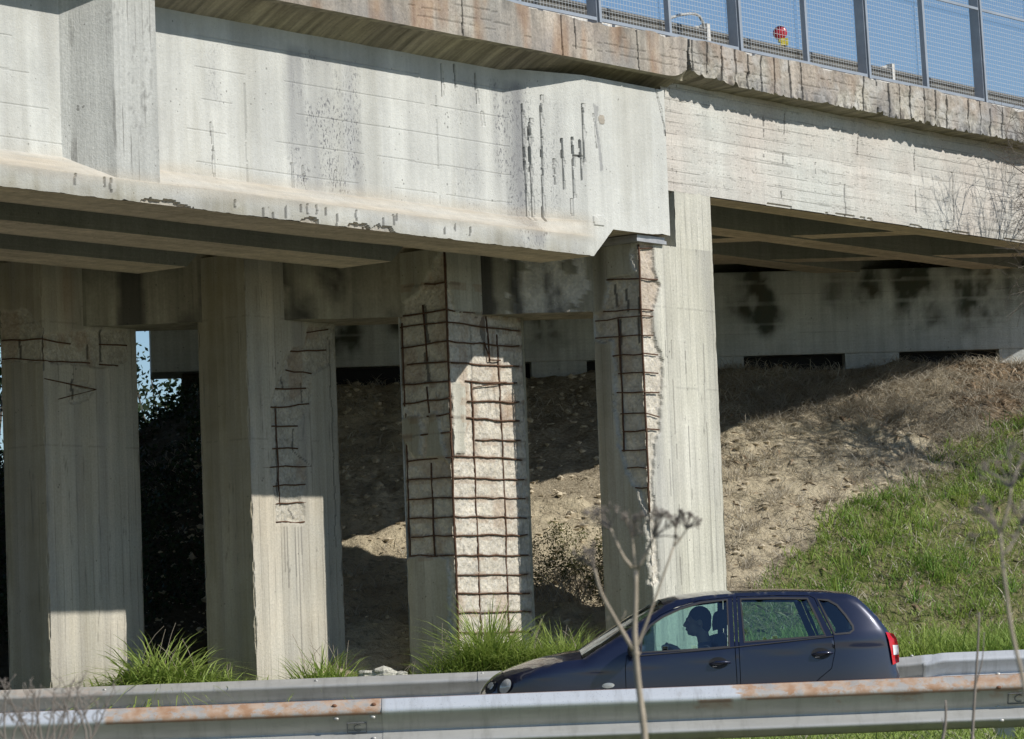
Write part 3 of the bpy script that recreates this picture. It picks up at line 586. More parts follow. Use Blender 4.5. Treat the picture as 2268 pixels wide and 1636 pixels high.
p2 = pillar(2, .67, 1.36, M['pillar'], [],
    [polyR(2, [(680, 722), (738, 722), (742, 800), (690, 830), (692, 870), (680, 905), (662, 950), (660, 1000), (680, 1040), (672, 1085), (660, 1100), (676, 1120), (672, 1158), (612, 1158), (610, 1100), (600, 1040), (606, 960), (600, 905), (612, 850), (632, 790), (650, 770), (675, 770)])],
    'pillar with one spalled ladder of short rusty stirrups above its sunlit half', 5.19, seed=300, depth=.018, extra=ex2, z0=.5)
for x0, y0, x1, y1 in [(681, 735, 728, 730), (639, 777, 723, 774), (634, 820, 691, 826), (609, 862, 678, 858), (599, 903, 685, 895), (600, 945, 660, 944), (579, 992, 680, 992), (576, 1034, 690, 1032), (606, 1076, 680, 1072), (601, 1117, 678, 1112), (612, 1156, 675, 1156)]:
    a = nface(2, x0, y0); c = nface(2, x1, y1); stirrup(p2, None, (c[0], c[1], a[1], a[0]), dep=.008)
bar(p2, [(nface(2, x, y)[0], .016, nface(2, x, y)[1]) for x, y in [(612, 905), (622, 1120)]], .009)
# pillar 1 (index 3)
def ex1(LT, LZ, RT, RZ, dark, rust, grey):
    for q, px in ((1, [(93, 725), (96, 820)]), (1, [(195, 762), (197, 795)]), (1, [(222, 730), (226, 800)]), (0, [(41, 752), (43, 795)]), (1, [(160, 840), (163, 885)])):
        p = [(nface if q else lface)(3, x, y) for x, y in px]; t, Z = ((LT, LZ), (RT, RZ))[q]
        m = (Z < p[0][1]) & (Z > p[1][1]) & (np.abs(t-np.interp(Z, [p[1][1], p[0][1]], [p[1][0], p[0][0]])) < .016); dark[q][m] = .8
    ys = np.exp(-((RT-.35)/.09)**2)*sstep(4.0, 4.9, RZ)*np.clip((fbm(P3(RT*6, RZ*.8), 88)-.3)*2, 0, 1); rust[1] = np.maximum(rust[1], ys*.4)
p1 = pillar(3, .60, 1.34, M['pillar'],
    [polyL(3, [(0, 690), (60, 685), (100, 740), (100, 800), (0, 800)])],
    [polyR(3, [(85, 740), (150, 735), (215, 732), (285, 728), (284, 800), (222, 815), (150, 805), (100, 800), (85, 800)]), polyR(3, [(150, 850), (195, 845), (212, 862), (195, 885), (160, 893), (152, 880)])],
    'pillar with a dangling loop of bare bar and a small sunlit patch at its foot', 5.19, seed=400, depth=.018, extra=ex1, z0=.5)
for q, (x0, y0, x1, y1) in ((0, (0, 754, 89, 750)), (1, (89, 751, 157, 760)), (1, (221, 764, 282, 763)), (0, (0, 795, 89, 798)), (1, (89, 798, 200, 803)), (1, (222, 807, 262, 809))):
    f = nface if q else lface; a = f(3, x0, y0); c = f(3, x1, y1)
    if q: stirrup(p1, None, (c[0], c[1], a[1], max(a[0], .014)), dep=.009)
    else: stirrup(p1, (min(a[0], .59), a[1], c[1]), None, dep=.009)
loop = [(98, 838), (150, 843), (190, 846), (206, 852), (211, 862), (205, 872), (188, 883), (160, 888), (128, 884)]
bar(p1, [(nface(3, x, y)[0], -.012 if 0 < k < 7 else .006, nface(3, x, y)[1]) for k, (x, y) in enumerate(loop)], .008, 'loose_wire', .003)
# steel bearing plates between girder end and pillar ledge
bp = empty('bearing_plate', 'grey steel bearing plates stacked on the ledge of the broad pillar', 'bearing plate', **BR)
mb = MB(); mb.box(-.10, .42, -.05, .5, 5.192, 5.226); mb.build('plate', M['pad'], bp)
mb = MB(); mb.box(-.08, .40, -.04, .48, 5.228, 5.262); mb.build('plate', M['pad'], bp)
# cap beam behind the pillars
capm = MB(); La = np.array([.86, 34.87, 0]); e = bd; pr = np.array([e[1], -e[0], 0]); pr = pr if pr[1] > 0 else -pr
c0 = La - e*.5; c1 = La + e*11
q = [c0, c1, c1+pr*.75, c0+pr*.75]
n_ = 260; nz = 34
tt = np.linspace(0, 1, n_); zz = np.linspace(4.53, 5.24, nz); X = c0[0]+(c1-c0)[0]*tt; Y = c0[1]+(c1-c0)[1]*tt
PX = X[None].repeat(nz, 0); PY = Y[None].repeat(nz, 0); PZ = zz[:, None].repeat(n_, 1)
rough = fbm(P3(PX*12, PZ*12), 500, 4); worn = inpoly(PX, PZ, [(-.05, 4.5), (-.02, 5.3), (.8, 5.3), (.85, 4.5)])*(fbm(P3(PX*5, PZ*5), 501, 4) > .40)
blk = np.clip((fbm(P3(PX*3.3, PZ*1.6), 502, 5)-.50)*6, 0, 1)*np.clip(.3+1.5*(fbm(P3(PX*14, PZ*12), 506, 4)-.25), 0, .85)
for xa, xb in ((-3.98, -3.72), (.02, .12), (.38, .43), (-.75, -.15)):
    blk = np.maximum(blk, sstep(xa-.05, xa+.03, PX+.1*(fbm(P3(PZ*6, PZ*0+xa), 503)-.5))*(1-sstep(xb-.03, xb+.05, PX+.1*(fbm(P3(PZ*5, PZ*0+xb), 504)-.5)))*.85)
PZ2 = PZ.copy(); PZ2[0] -= .025*(fbm(P3(X*4, X*0), 505, 4)-.5)
off = (.02*worn*rough)[..., None]*pr
capm.grid(np.stack([PX, PY, PZ2], -1)+off, dmg=worn*.8, dark=blk)
o3 = [tuple(p[:2])+(4.535,) for p in q]; o4 = [tuple(p[:2])+(5.24,) for p in q]
capm.add(o3+o4, [[0, 3, 2, 1], [4, 5, 6, 7], [1, 2, 6, 5], [2, 3, 7, 6], [3, 0, 4, 7]])
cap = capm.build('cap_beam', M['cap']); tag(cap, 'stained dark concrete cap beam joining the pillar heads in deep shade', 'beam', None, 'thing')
bm_ = bmesh.new(); bm_.from_mesh(cap.data); bmesh.ops.recalc_face_normals(bm_, faces=bm_.faces); bm_.to_mesh(cap.data); bm_.free()
# ============================================================ ABUTMENT
aw = empty('abutment_wall', 'water stained abutment wall with a row of dark slots above the dirt slope', 'wall', (3.3, 43.06, 0), math.radians(7))
def wx(X): return (X-3.3)/math.cos(math.radians(7))
NXa, NZa = 500, 44; xs = np.linspace(wx(-4.5), wx(10.5), NXa); zs = np.linspace(4.725, 5.80, NZa); PX = xs[None].repeat(NZa, 0); PZ = zs[:, None].repeat(NXa, 1)
st = np.clip((fbm(P3(PX*1.1, PZ*.9), 600, 4)-.55)*7, 0, 1)*np.clip((PZ-4.85)*1.4, .0, .8); streak = np.clip((fbm(P3(PX*4, PZ*.7), 601, 4)-.45)*5, 0, 1)
dark = st*.75*(.4+.6*streak)
for xa, w_, zlo in ((5.3, .32, 4.95), (6.05, .4, 4.9), (6.9, .3, 5.2), (2.1, .2, 5.0), (3.15, .2, 4.9), (4.7, .22, 5.3), (.35, .3, 4.8), (-2.3, .45, 4.8), (-.6, .3, 4.8), (-1.4, .25, 5.0)):
    b = np.exp(-(((PX-wx(xa))+.55*(fbm(P3(PX*3, PZ*3), 602, 4)-.5))/w_)**2)*sstep(zlo, zlo+.25, PZ+.3*(fbm(P3(PX*5, PZ*6), 603, 4)-.5)); dark = np.maximum(dark, b*np.clip(.5+3.2*(fbm(P3(PX*4.5, PZ*3.5), 606, 5)-.40)+.5*(streak-.5), 0, 1))
gap = np.abs(np.mod(PZ-4.72+.03*(fbm(P3(PX*3, PZ*3), 604)-.5), .27)-.13) < .02; dark = np.where(gap, dark*.6, dark)
mb = MB(); mb.grid(np.stack([PX, .004*(fbm(P3(PX*9, PZ*9), 605)-.5), PZ], -1), moss=np.clip(dark*1.35, 0, .97), dmg=(PZ < 4.745)*.4)
mb.box(xs[0], xs[-1], .008, 1.0, 4.725, 5.797); mb.box(xs[0]+.9, xs[-1], 1.0, 1.3, 3.5, 6.85)
k0 = np.arange(-1, 5)
for k in range(-2, 4):
    a = wx(4.27+2.01*k); b = wx(4.97+2.01*k)
    mb.box(a, b, .012, .98, 3.2, 4.722)
mb.build('wall_face', M['abut'], aw)
mb = MB(); mb.box(xs[0]+1.2, xs[-1], .20, .24, 3.4, 4.722); mb.build('slot_shade_panel', M['slot_shade'], aw)  # dark panel added in the slots in place of their own shade
# ============================================================ FENCE, DECK RAIL, LAMP (on the slab edge)
fence = empty('mesh_fence', 'grey steel mesh fence with tall posts standing on the slab edge', 'fence', **BR)
FO = .18; Z0 = 7.365; LEAN = -.035
def shear(mb_):
    for q in mb_.v: q[:, 0] += LEAN*(q[:, 2]-Z0)
posts = [(-3.35, 1), (-2.07, 0), (-.76, 1), (.48, 0), (1.77, 1), (3.09, 0), (4.34, 1), (5.61, 0), (6.93, 1), (8.25, 0), (9.55, 1)]
for s, big in posts:
    mb = MB()
    if big:
        mb.box(s-.05, s-.043, -FO, -FO+.12, Z0-.02, 9.4, 0); mb.box(s-.043, s-.008, -FO+.05, -FO+.056, Z0-.02, 9.4, 0)
        mb.box(s-.008, s+.034, -FO-.005, -FO+.035, Z0-.01, 9.4, 0); mb.box(s+.036, s+.11, -FO-.01, -FO+.1, Z0-.035, Z0-.024, 0)
        mb.add([(s+.036, -FO+.04, Z0-.02), (s+.09, -FO+.04, Z0-.02), (s+.036, -FO+.04, Z0+.07), (s+.036, -FO+.05, Z0-.02), (s+.09, -FO+.05, Z0-.02), (s+.036, -FO+.05, Z0+.07)], [[0, 1, 2], [3, 5, 4], [0, 3, 4, 1], [1, 4, 5, 2], [0, 2, 5, 3]])
    else: mb.box(s-.02, s+.022, -FO, -FO+.06, Z0, 9.4)
    shear(mb); mb.build('post', M['post'], fence)
for k in range(0, len(posts)-1):
    a = posts[k][0]+.0; b = posts[k+1][0]+.0; mb = MB()
    for z in np.arange(Z0+.05, 9.35, .052): mb.box(a, b, -FO+.118, -FO+.1202, z, z+.003)
    for s in np.arange(a+.02, b, .052): mb.box(s, s+.003, -FO+.1204, -FO+.1226, Z0+.04, 9.35)
    shear(mb); mb.build('mesh_panel', M['wire'], fence)
for k in range(0, len(posts)-1, 2):
    a = posts[k][0]+.036; b = posts[k+2][0]-.052
    for nm, z, h in (('bottom_rail', Z0, .034), ('middle_rail', 8.46, .03), ('top_rail', 9.36, .035)):
        mb = MB(); mb.box(a, b, -FO-.004, -FO+.018, z, z+h); shear(mb); mb.build(nm, M['post'], fence)
drail = empty('deck_guardrail', 'dark old guardrail along the deck behind the mesh fence', 'guardrail', **BR)
mb = MB(); mb.box(-6, 15, .44, .62, 7.2, 7.6); 
kb = mb.build('deck_kerb', M['kerb_pale'], None, **BR); tag(kb, 'pale concrete kerb on the deck edge behind the mesh fence', 'kerb', None, 'thing')
pr_ = [(0, 0), (-.03, .012), (-.045, .04), (-.03, .055), (0, .068), (-.03, .085), (-.045, .10), (-.03, .125), (0, .135), (.012, .135), (.012, 0)]
mb = MB(); mb.prism(None, [np.array([(x, .52+a, 7.612+z) for a, z in pr_]) for x in np.linspace(-6, 15, 40)]); mb.build('beam', M['rail_dark'], drail)
for s, zt in ((-1.9, 7.75), (2.12, 7.80), (5.93, 7.80), (9.9, 7.8)):
    mb = MB(); mb.box(s-.03, s+.03, .47, .56, 7.606, zt); mb.add([(s-.32, .54, 7.66), (s-.03, .54, 7.66), (s-.03, .54, zt-.01), (s-.32, .54, 7.72), (s-.32, .55, 7.66), (s-.03, .55, 7.66), (s-.03, .55, zt-.01), (s-.32, .55, 7.72)], [[0, 1, 2, 3], [7, 6, 5, 4], [0, 4, 5, 1], [2, 6, 7, 3], [0, 3, 7, 4]]); mb.build('post', M['kerb_pale'], drail)
mb = MB(); c = [(1.30, .5, 7.70), (1.42, .5, 7.77), (1.6, .5, 7.83), (1.8, .5, 7.872), (1.92, .5, 7.885), (2.0, .5, 7.87), (2.05, .5, 7.82), (2.08, .5, 7.75), (2.08, .5, 7.68)]
mb.tube(c, .016, 8); hp = mb.build('bent_pipe', M['galv'], None, smooth=True, **BR); tag(hp, 'bent grey pipe hoop rising over the deck guardrail', 'pipe', None, 'thing')
lamp = empty('warning_lamp', 'round red warning lamp with yellow battery case clipped to the deck guardrail', 'warning lamp', (0, 0, 0))
lamp.location = tuple(A4 + u*3.62 - nn*.53 + np.array([0, 0, 7.75])); lamp.rotation_euler.z = .12
def disc(r, d, z, n=28, crown=.02):
    mb = MB(); R = []
    for rr, y in ((.001, -d-crown), (r*.5, -d-crown*.8), (r*.85, -d-crown*.3), (r, -d), (r, d), (.001, d)):
        an = np.arange(n+1)*2*math.pi/n; R.append(np.stack([rr*np.cos(an), np.full(n+1, y), z+rr*np.sin(an)], -1))
    mb.grid(np.stack(R)); return mb
M['red'] = simple('red_lens', (.42, .012, .022), .25, 0, .5, .1, 40)
M['yellow'] = simple('yellow_plastic', (.55, .45, .04), .5, 0, .4, .1, 20)
disc(.078, .02, .140).build('lens', M['red'], lamp, smooth=True)
mb = MB(); mb.box(.0, .085, -.035, .035, -.005, .075); mb.box(-.02, .03, -.03, .03, .035, .07); mb.build('battery_case', M['yellow'], lamp)

# ============================================================ TERRAIN
t7 = math.tan(math.radians(7))
def ypp(X, Y): return Y-(X-3.3)*t7
def slope_pt(x, y):
    nrm = np.array([t7*.493, -.493, 1.]); p0 = np.array([3.3, 35.2, .8]); q = onplane(x, y, p0, nrm); return q[0], q[1]
def ground_z(X, Y, detail=True):
    X = np.asarray(X, float); Y = np.asarray(Y, float); yp = ypp(X, Y)
    left = sstep(-5.7, -3.3, X); crest = 4.47*left+3.55*(1-left)
    s = np.clip((yp-35.2)/7.3, 0, 1)
    emb = .8+(crest-.8)*s
    z = np.where(Y < 25.9, .32, np.where(Y < 26.3, .32-.32*(Y-25.9)/.4, np.where(Y < 32.3, -.02, np.where(yp < 35.2, np.clip(.15+.65*(Y-32.6)/.9, -.02, .8), emb))))
    z = np.where(Y < 14, .32-.92*sstep(14, 6, Y), z)
    # behind the abutment: fill carrying the deck, falling away at its sides
    off = (X-A4[0])*nn[0]+(Y-A4[1])*nn[1]; inside = np.minimum(np.minimum(.2-off, off+10.2), (yp-44.3)*1.2)
    fill = np.clip(6.85+np.minimum(inside, 0)*.62, 1.2, 6.85)
    back = np.where(yp > 43.2, np.where(X < -4.2, np.maximum(crest-(yp-43.2)*.45, .9), np.maximum(np.minimum(fill, 4.2+(yp-43.2)*3), 1.)), z)
    z = np.where(yp > 43.2, back, z)
    far = sstep(50, 90, Y); z = z*(1-far)+far*.5
    if detail:
        k = sstep(34.6, 36, yp)*(1-sstep(45, 50, yp))
        z = z + k*(.34*(fbm(P3(X*.55, Y*.55), 700, 4)-.5)+.20*(fbm(P3(X*3, Y*3), 701, 4)-.5)+.085*(fbm(P3(X*11, Y*11), 702, 3)-.5))
        z = z + (Y > 32.6)*(yp <= 36)*.05*(fbm(P3(X*4, Y*4), 703, 3)-.5)
    return z
gx = np.concatenate([-np.geomspace(9, 900, 26)[::-1], np.arange(-8.5, 9.5, .065), np.geomspace(9.6, 900, 26)])
gy = np.concatenate([np.linspace(-60, 5, 12), np.arange(6, 32.5, .5), np.arange(32.5, 45.5, .065), np.arange(45.5, 60, .6), np.geomspace(61, 1500, 26)])
GX, GY = np.meshgrid(gx, gy, indexing='ij'); GZ = ground_z(GX, GY)
green_poly = [slope_pt(x, y) for x, y in ((1600, 1330), (1735, 1300), (1790, 1225), (1900, 1125), (2010, 1065), (2110, 1000), (2268, 945), (2700, 920), (2900, 1700), (1600, 1700))]
leaf_poly = [slope_pt(x, y) for x, y in ((2040, 800), (2500, 770), (2600, 930), (2268, 960), (2200, 960), (2090, 890))]
bare_poly = [slope_pt(x, y) for x, y in ((1600, 960), (1760, 930), (1880, 940), (2060, 970), (2070, 1020), (1930, 1100), (1800, 1200), (1690, 1290), (1600, 1300))]
def wobble(X, Y, a=.35, s=2.): return X+a*(fbm(P3(X*s, Y*s), 710, 4)-.5)*2, Y+a*(fbm(P3(X*s, Y*s, 5), 711, 4)-.5)*2
wX, wY = wobble(GX, GY); ypG = ypp(GX, GY)
gm = (inpoly(wX, wY, green_poly) | (GY < 26) | (GY > 52) | ((GY > 32.4) & (ypG < 35.4))).astype(float)
lm = inpoly(wX, wY, leaf_poly).astype(float); dm_ = (inpoly(wX, wY, bare_poly) | ((GX > .2) & (GX < 1.3) & (ypG < 39) & (ypG > 35.6)) | ((GX < .2) & (ypG > 35.4))).astype(float)
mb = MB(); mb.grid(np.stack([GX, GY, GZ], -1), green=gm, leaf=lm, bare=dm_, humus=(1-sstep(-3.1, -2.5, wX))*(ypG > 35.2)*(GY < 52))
def ground_mat():
    N = NT('embankment_earth'); co = N.obj()
    dirt = N.mix(N.noise(co, 1.6, 6, .65, lo=.35, hi=.65), (.66, .57, .40), (.56, .475, .33))
    dirt = N.mix(N.noise(co, 9, 5, .7, lo=.5, hi=.75), dirt, (.25, .20, .14))  # clod shading put into the soil colour as darker blotches
    dry = N.mix(N.noise(N.scale(co, (22, 22, 60)), 1., 5, .7, lo=.35, hi=.65), (.27, .22, .15), (.50, .43, .31))
    gr = N.mix(N.noise(co, 12, 4, .7, lo=.35, hi=.65), (.12, .16, .04), (.32, .28, .15))
    lf = N.mix(N.noise(co, 16, 5, .7, lo=.38, hi=.62), (.14, .10, .06), (.34, .25, .16))
    c = N.mix(N.attr('bare'), dry, dirt); c = N.mix(N.attr('leaf'), c, lf); c = N.mix(N.attr('green'), c, gr)
    c = N.mix(N.math('MULTIPLY', N.attr('humus'), .9), c, (.045, .04, .028))  # ground colour turns near black towards the left end of the slope
    st = N.math('LESS_THAN', N.voro(co, 7.5), .16); c = N.mix(N.math('MULTIPLY', st, .5), c, (.4, .36, .29))
    h = N.math('ADD', N.noise(co, 14, 6, .72), N.math('MULTIPLY', N.noise(co, 3, 3), 2))
    N.bsdf(c, .97, 0, .1, N.bump(h, 1., .09)); return N.m
M['ground'] = ground_mat()
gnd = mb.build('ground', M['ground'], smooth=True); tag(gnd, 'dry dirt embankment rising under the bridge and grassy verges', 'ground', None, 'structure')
def asphalt():
    N = NT('asphalt'); co = N.obj(); c = N.mul((.19, .186, .176), N.noise(co, 1.3, 6, .7, lo=.3, hi=.7, c0=.8, c1=1.25)); c = N.mul(c, N.noise(co, 90, 2, lo=.3, hi=.7, c0=.7, c1=1.3))
    N.bsdf(c, .88, 0, .3, N.bump(N.noise(co, 120, 3), .4, .004)); return N.m
M['asphalt'] = asphalt(); M['white'] = simple('road_paint', (.7, .7, .67), .7, 0, .3, .15, 8)
mb = MB(); mb.grid(np.stack(np.meshgrid(np.linspace(-300, 300, 61), np.linspace(26.3, 32.3, 7), [0.], indexing='ij'), -1)[:, :, 0, :]); rd = mb.build('road', M['asphalt']); tag(rd, 'grey asphalt road between the two guardrails', 'road', None, 'structure')
mb = MB()
for y in (26.55, 31.9): mb.box(-300, 300, y, y+.12, .0, .004)
rl = mb.build('road_marking', M['white']); tag(rl, 'white edge lines on the asphalt road', 'road marking', None, 'structure')

# ============================================================ GRASS AND PLANTS
def grass_mat(name, a, b, tip, tr=.35):
    N = NT(name); c = N.mix(N.attr('hue'), a, b); c = N.mix(N.math('MULTIPLY', N.attr('tipv'), .55), c, tip)
    d = N.bsdf(c, .6, 0, .25); t = N.t.nodes.new('ShaderNodeBsdfTranslucent'); N.link(N.mul(c, 1.1), t.inputs[0])
    m = N.t.nodes.new('ShaderNodeMixShader'); m.inputs[0].default_value = tr; N.link(d.outputs[0], m.inputs[1]); N.link(t.outputs[0], m.inputs[2]); N.link(m.outputs[0], N.out.inputs[0]); return N.m
M['grass'] = grass_mat('green_blades', (.11, .24, .03), (.31, .39, .075), (.40, .45, .16))
M['dry'] = grass_mat('dry_blades', (.30, .26, .20), (.58, .52, .41), (.66, .61, .5), .2)
M['leafm'] = grass_mat('fallen_leaves', (.22, .14, .08), (.42, .31, .20), (.4, .33, .24), .15)
M['dark_leaf'] = grass_mat('evergreen_leaves', (.014, .028, .011), (.03, .052, .018), (.03, .05, .02), .2)
M['bramble'] = grass_mat('bramble_leaves', (.075, .09, .03), (.20, .19, .08), (.25, .2, .1), .3)
M['twig'] = simple('grey_twig', (.24, .205, .175), .9, 0, .2, .25, 20)
M['straw'] = simple('dry_stalk', (.36, .305, .235), .9, 0, .2, .25, 25)
M['bark'] = simple('dark_bark', (.14, .12, .10), .95, 0, .2, .3, 10, .5, 20)
def blades(mb, base, h, w, lean, bend=.5, up=1.0, seed=0, hue=None):
    r = np.random.default_rng(seed); N_ = len(base); az = r.uniform(0, 2*math.pi, N_); L = np.stack([np.cos(az), np.sin(az), np.zeros(N_)], 1)*lean[:, None]
    side = np.stack([-np.sin(az), np.cos(az), np.zeros(N_)], 1); tw = r.uniform(0, math.pi, N_); side = side*np.cos(tw)[:, None]+np.stack([np.cos(az), np.sin(az), np.zeros(N_)], 1)*np.sin(tw)[:, None]
    Vs = []
    for t, ww in ((0, 1.), (.45, .85), (.8, .5), (1., 0)):
        c = base + h[:, None]*(np.array([0, 0, 1.])*(up*t-bend*lean[:, None]*t*t*.9) + L*(t*.35+.8*bend*t*t))
        if ww > 0: Vs += [c-side*w[:, None]*ww/2, c+side*w[:, None]*ww/2]
        else: Vs.append(c)
    V = np.stack(Vs, 1).reshape(-1, 3); o = np.arange(N_)*7
    q = np.concatenate([np.stack([o, o+1, o+3, o+2], 1), np.stack([o+2, o+3, o+5, o+4], 1)]).tolist() + np.stack([o+4, o+5, o+6], 1).tolist()
    hu = r.uniform(0, 1, N_) if hue is None else np.clip(hue+r.uniform(-.25, .25, N_), 0, 1)
    mb.add(V, q, hue=np.repeat(hu, 7), tipv=np.tile([0, 0, .3, .3, .7, .7, 1.], N_)); return mb
def scatter(n, x0, x1, y0, y1, keep, seed):
    r = np.random.default_rng(seed); X = r.uniform(x0, x1, n); Y = r.uniform(y0, y1, n); k = keep(X, Y, r); X = X[k]; Y = Y[k]
    return np.stack([X, Y, ground_z(X, Y)-.01], 1), r
def keep_green(X, Y, r):
    a, b = wobble(X, Y, .45, 1.3); a, b = wobble(a, b, .25, 5.); m = inpoly(a, b, green_poly); d = fbm(P3(X*1.6, Y*1.6), 720, 4); return m & (r.uniform(0, 1, len(X)) < np.clip((d-.3)*3, .12, 1)) & (Y > 33)
b, r = scatter(42000, 1.9, 8, 33, 42, keep_green, 1)
near = np.clip((36.2-b[:, 1])/2.5, 0, 1); mb = MB(); n_ = len(b); h = (.07+.13*r.random(n_))*(1+2.4*near)
blades(mb, b, h, .008+.006*r.random(n_), .3+.8*r.random(n_), .6, seed=2, hue=.15+.8*fbm(P3(b[:, 0]*1.3, b[:, 1]*1.3), 721, 3))
bc, r = scatter(9000, 1.9, 8, 33, 42, keep_green, 25); nc = min(len(bc), 420); bc = bc[:nc]
bb = np.repeat(bc, 26, 0) + np.concatenate([RNG.normal(0, .07, (nc*26, 2)), np.zeros((nc*26, 1))], 1); blades(mb, bb, np.repeat(.5+r.random(nc), 26)*(.12+.22*r.random(nc*26)), .007+.007*r.random(nc*26), .25+.9*r.random(nc*26), .7, seed=26, hue=np.repeat(r.random(nc)**1.5, 26))
gg = mb.build('green_grass', M['grass'], smooth=True); tag(gg, 'fresh green grass covering the right end of the embankment', 'grass', None, 'stuff')
def keep_dry(X, Y, r):
    a, b = wobble(X, Y, .4); yp = ypp(X, Y); m = (yp > 35.3) & (yp < 42.9); bare = inpoly(a, b, bare_poly) | (X < 1.4); gr = inpoly(a, b, green_poly); d = fbm(P3(X*1.5, Y*1.5), 730, 5)
    return m & (d > np.where(gr, .36, np.where(bare, .61, .41))) & (r.random(len(X)) < np.where(bare, .6, .9))
b, r = scatter(30000, -4.5, 8, 35.2, 43, keep_dry, 3); n_ = len(b); mb = MB()
blades(mb, b, .10+.20*r.random(n_), .006+.006*r.random(n_), .5+1.4*r.random(n_), .7, seed=4)
b2, r = scatter(700, 1.5, 8, 39.3, 43, lambda X, Y, r: (ypp(X, Y) < 42.8) & (fbm(P3(X*1.2, Y*1.2), 731, 3) > .47), 5); n2 = len(b2)
bb = np.repeat(b2, 9, 0) + np.concatenate([RNG.normal(0, .035, (n2*9, 2)), np.zeros((n2*9, 1))], 1); blades(mb, bb, (.16+.16*r.random(n2*9)), .005+.003*r.random(n2*9), .6+1.3*r.random(n2*9), .8, seed=6)
crest_poly = [slope_pt(x, y) for x, y in ((1640, 880), (1760, 850), (1880, 815), (2060, 775), (2500, 740), (2600, 960), (2230, 1000), (2080, 960), (1960, 935), (1760, 935), (1650, 960))]
b3, r = scatter(4200, 1.6, 8, 37.5, 43, lambda X, Y, r: inpoly(*wobble(X, Y, .3, 3.), crest_poly) & (ypp(X, Y) < 42.9) & (fbm(P3(X*2, Y*2), 732, 3) > .38), 17); n3 = min(len(b3), 900); b3 = b3[:n3]
bb = np.repeat(b3, 22, 0) + np.concatenate([RNG.normal(0, .06, (n3*22, 2)), np.zeros((n3*22, 1))], 1); sz = np.repeat(.5+.9*r.random(n3)**2, 22); blades(mb, bb, sz*(.10+.20*r.random(n3*22)), .004+.004*r.random(n3*22), .7+1.7*r.random(n3*22), .7, seed=18, hue=np.repeat(r.random(n3)*.8, 22))
b4, r = scatter(260, 1.5, 6.5, 35.4, 41, lambda X, Y, r: inpoly(*wobble(X, Y, .5), bare_poly), 19); n4 = min(len(b4), 60); b4 = b4[:n4]
bb = np.repeat(b4, 40, 0) + np.concatenate([RNG.normal(0, .05, (n4*40, 2)), np.zeros((n4*40, 1))], 1); blades(mb, bb, .10+.24*r.random(n4*40), .005+.004*r.random(n4*40), .4+1.2*r.random(n4*40), .8, seed=20, hue=np.repeat(r.random(n4), 40))
dg = mb.build('dry_grass', M['dry'], smooth=True); tag(dg, 'straw coloured dry grass and stalks strewn over the dirt slope', 'grass', None, 'stuff')
b, r = scatter(9000, 1.5, 8, 35.5, 43, lambda X, Y, r: (inpoly(*wobble(X, Y, .5), leaf_poly) | (r.random(len(X)) < .12)) & (ypp(X, Y) < 42.8), 7); n_ = len(b); b[:, 2] += .02; mb = MB()
blades(mb, b, .05+.05*r.random(n_), .03+.03*r.random(n_), 1.2+1.5*r.random(n_), .8, up=.5, seed=8); lv = mb.build('leaf_litter', M['leafm'], smooth=True); tag(lv, 'brown fallen leaves lying below the abutment wall', 'leaf litter', None, 'stuff')
# stones and clods on the bare slope
b, r = scatter(5200, -4, 6.5, 35.4, 42.8, lambda X, Y, r: inpoly(X, Y, bare_poly) | (X < 1.6), 9); mb = MB()
ico = [(0, 0, 1), (.89, 0, .45), (.28, .85, .45), (-.72, .53, .45), (-.72, -.53, .45), (.28, -.85, .45), (0, 0, -1)]
icf = [[0, 1, 2], [0, 2, 3], [0, 3, 4], [0, 4, 5], [0, 5, 1], [1, 6, 2], [2, 6, 3], [3, 6, 4], [4, 6, 5], [5, 6, 1]]
for p in b:
    k = .011+.06*random.random()**4; mb.add(p + np.array(ico)*np.array([k, k, k*.7])*RNG.uniform(.6, 1.3, (7, 3)) + [0, 0, .008], icf)
M['clod'] = simple('dirt_clod', (.56, .48, .35), .95, 0, .1, .3, 14, .6, 60)
cl = mb.build('rubble', M['clod'], smooth=False); tag(cl, 'small clods and stones scattered on the bare dirt slope', 'rubble', None, 'stuff')
# verge grass by the near guardrail
b, r = scatter(26000, -1, 4.6, 20.3, 25.9, lambda X, Y, r: (fbm(P3(X*2, Y*2), 740, 3) > .36), 10); n_ = len(b); mb = MB()
blades(mb, b, .05+.12*r.random(n_), .007+.006*r.random(n_), .4+r.random(n_), .6, seed=11, hue=.6); vg = mb.build('verge_grass', M['grass'], smooth=True); tag(vg, 'short pale grass on the verge under the near guardrail', 'grass', None, 'stuff')
b, r = scatter(9000, -1, 4.6, 20.3, 25.9, lambda X, Y, r: (fbm(P3(X*3, Y*3), 741, 3) > .42), 12); n_ = len(b); mb = MB()
blades(mb, b, .05+.10*r.random(n_), .006+.005*r.random(n_), .6+1.2*r.random(n_), .6, seed=13); vd = mb.build('verge_straw', M['dry'], smooth=True); tag(vd, 'dry straw mixed in the verge under the near guardrail', 'dry grass', None, 'stuff')
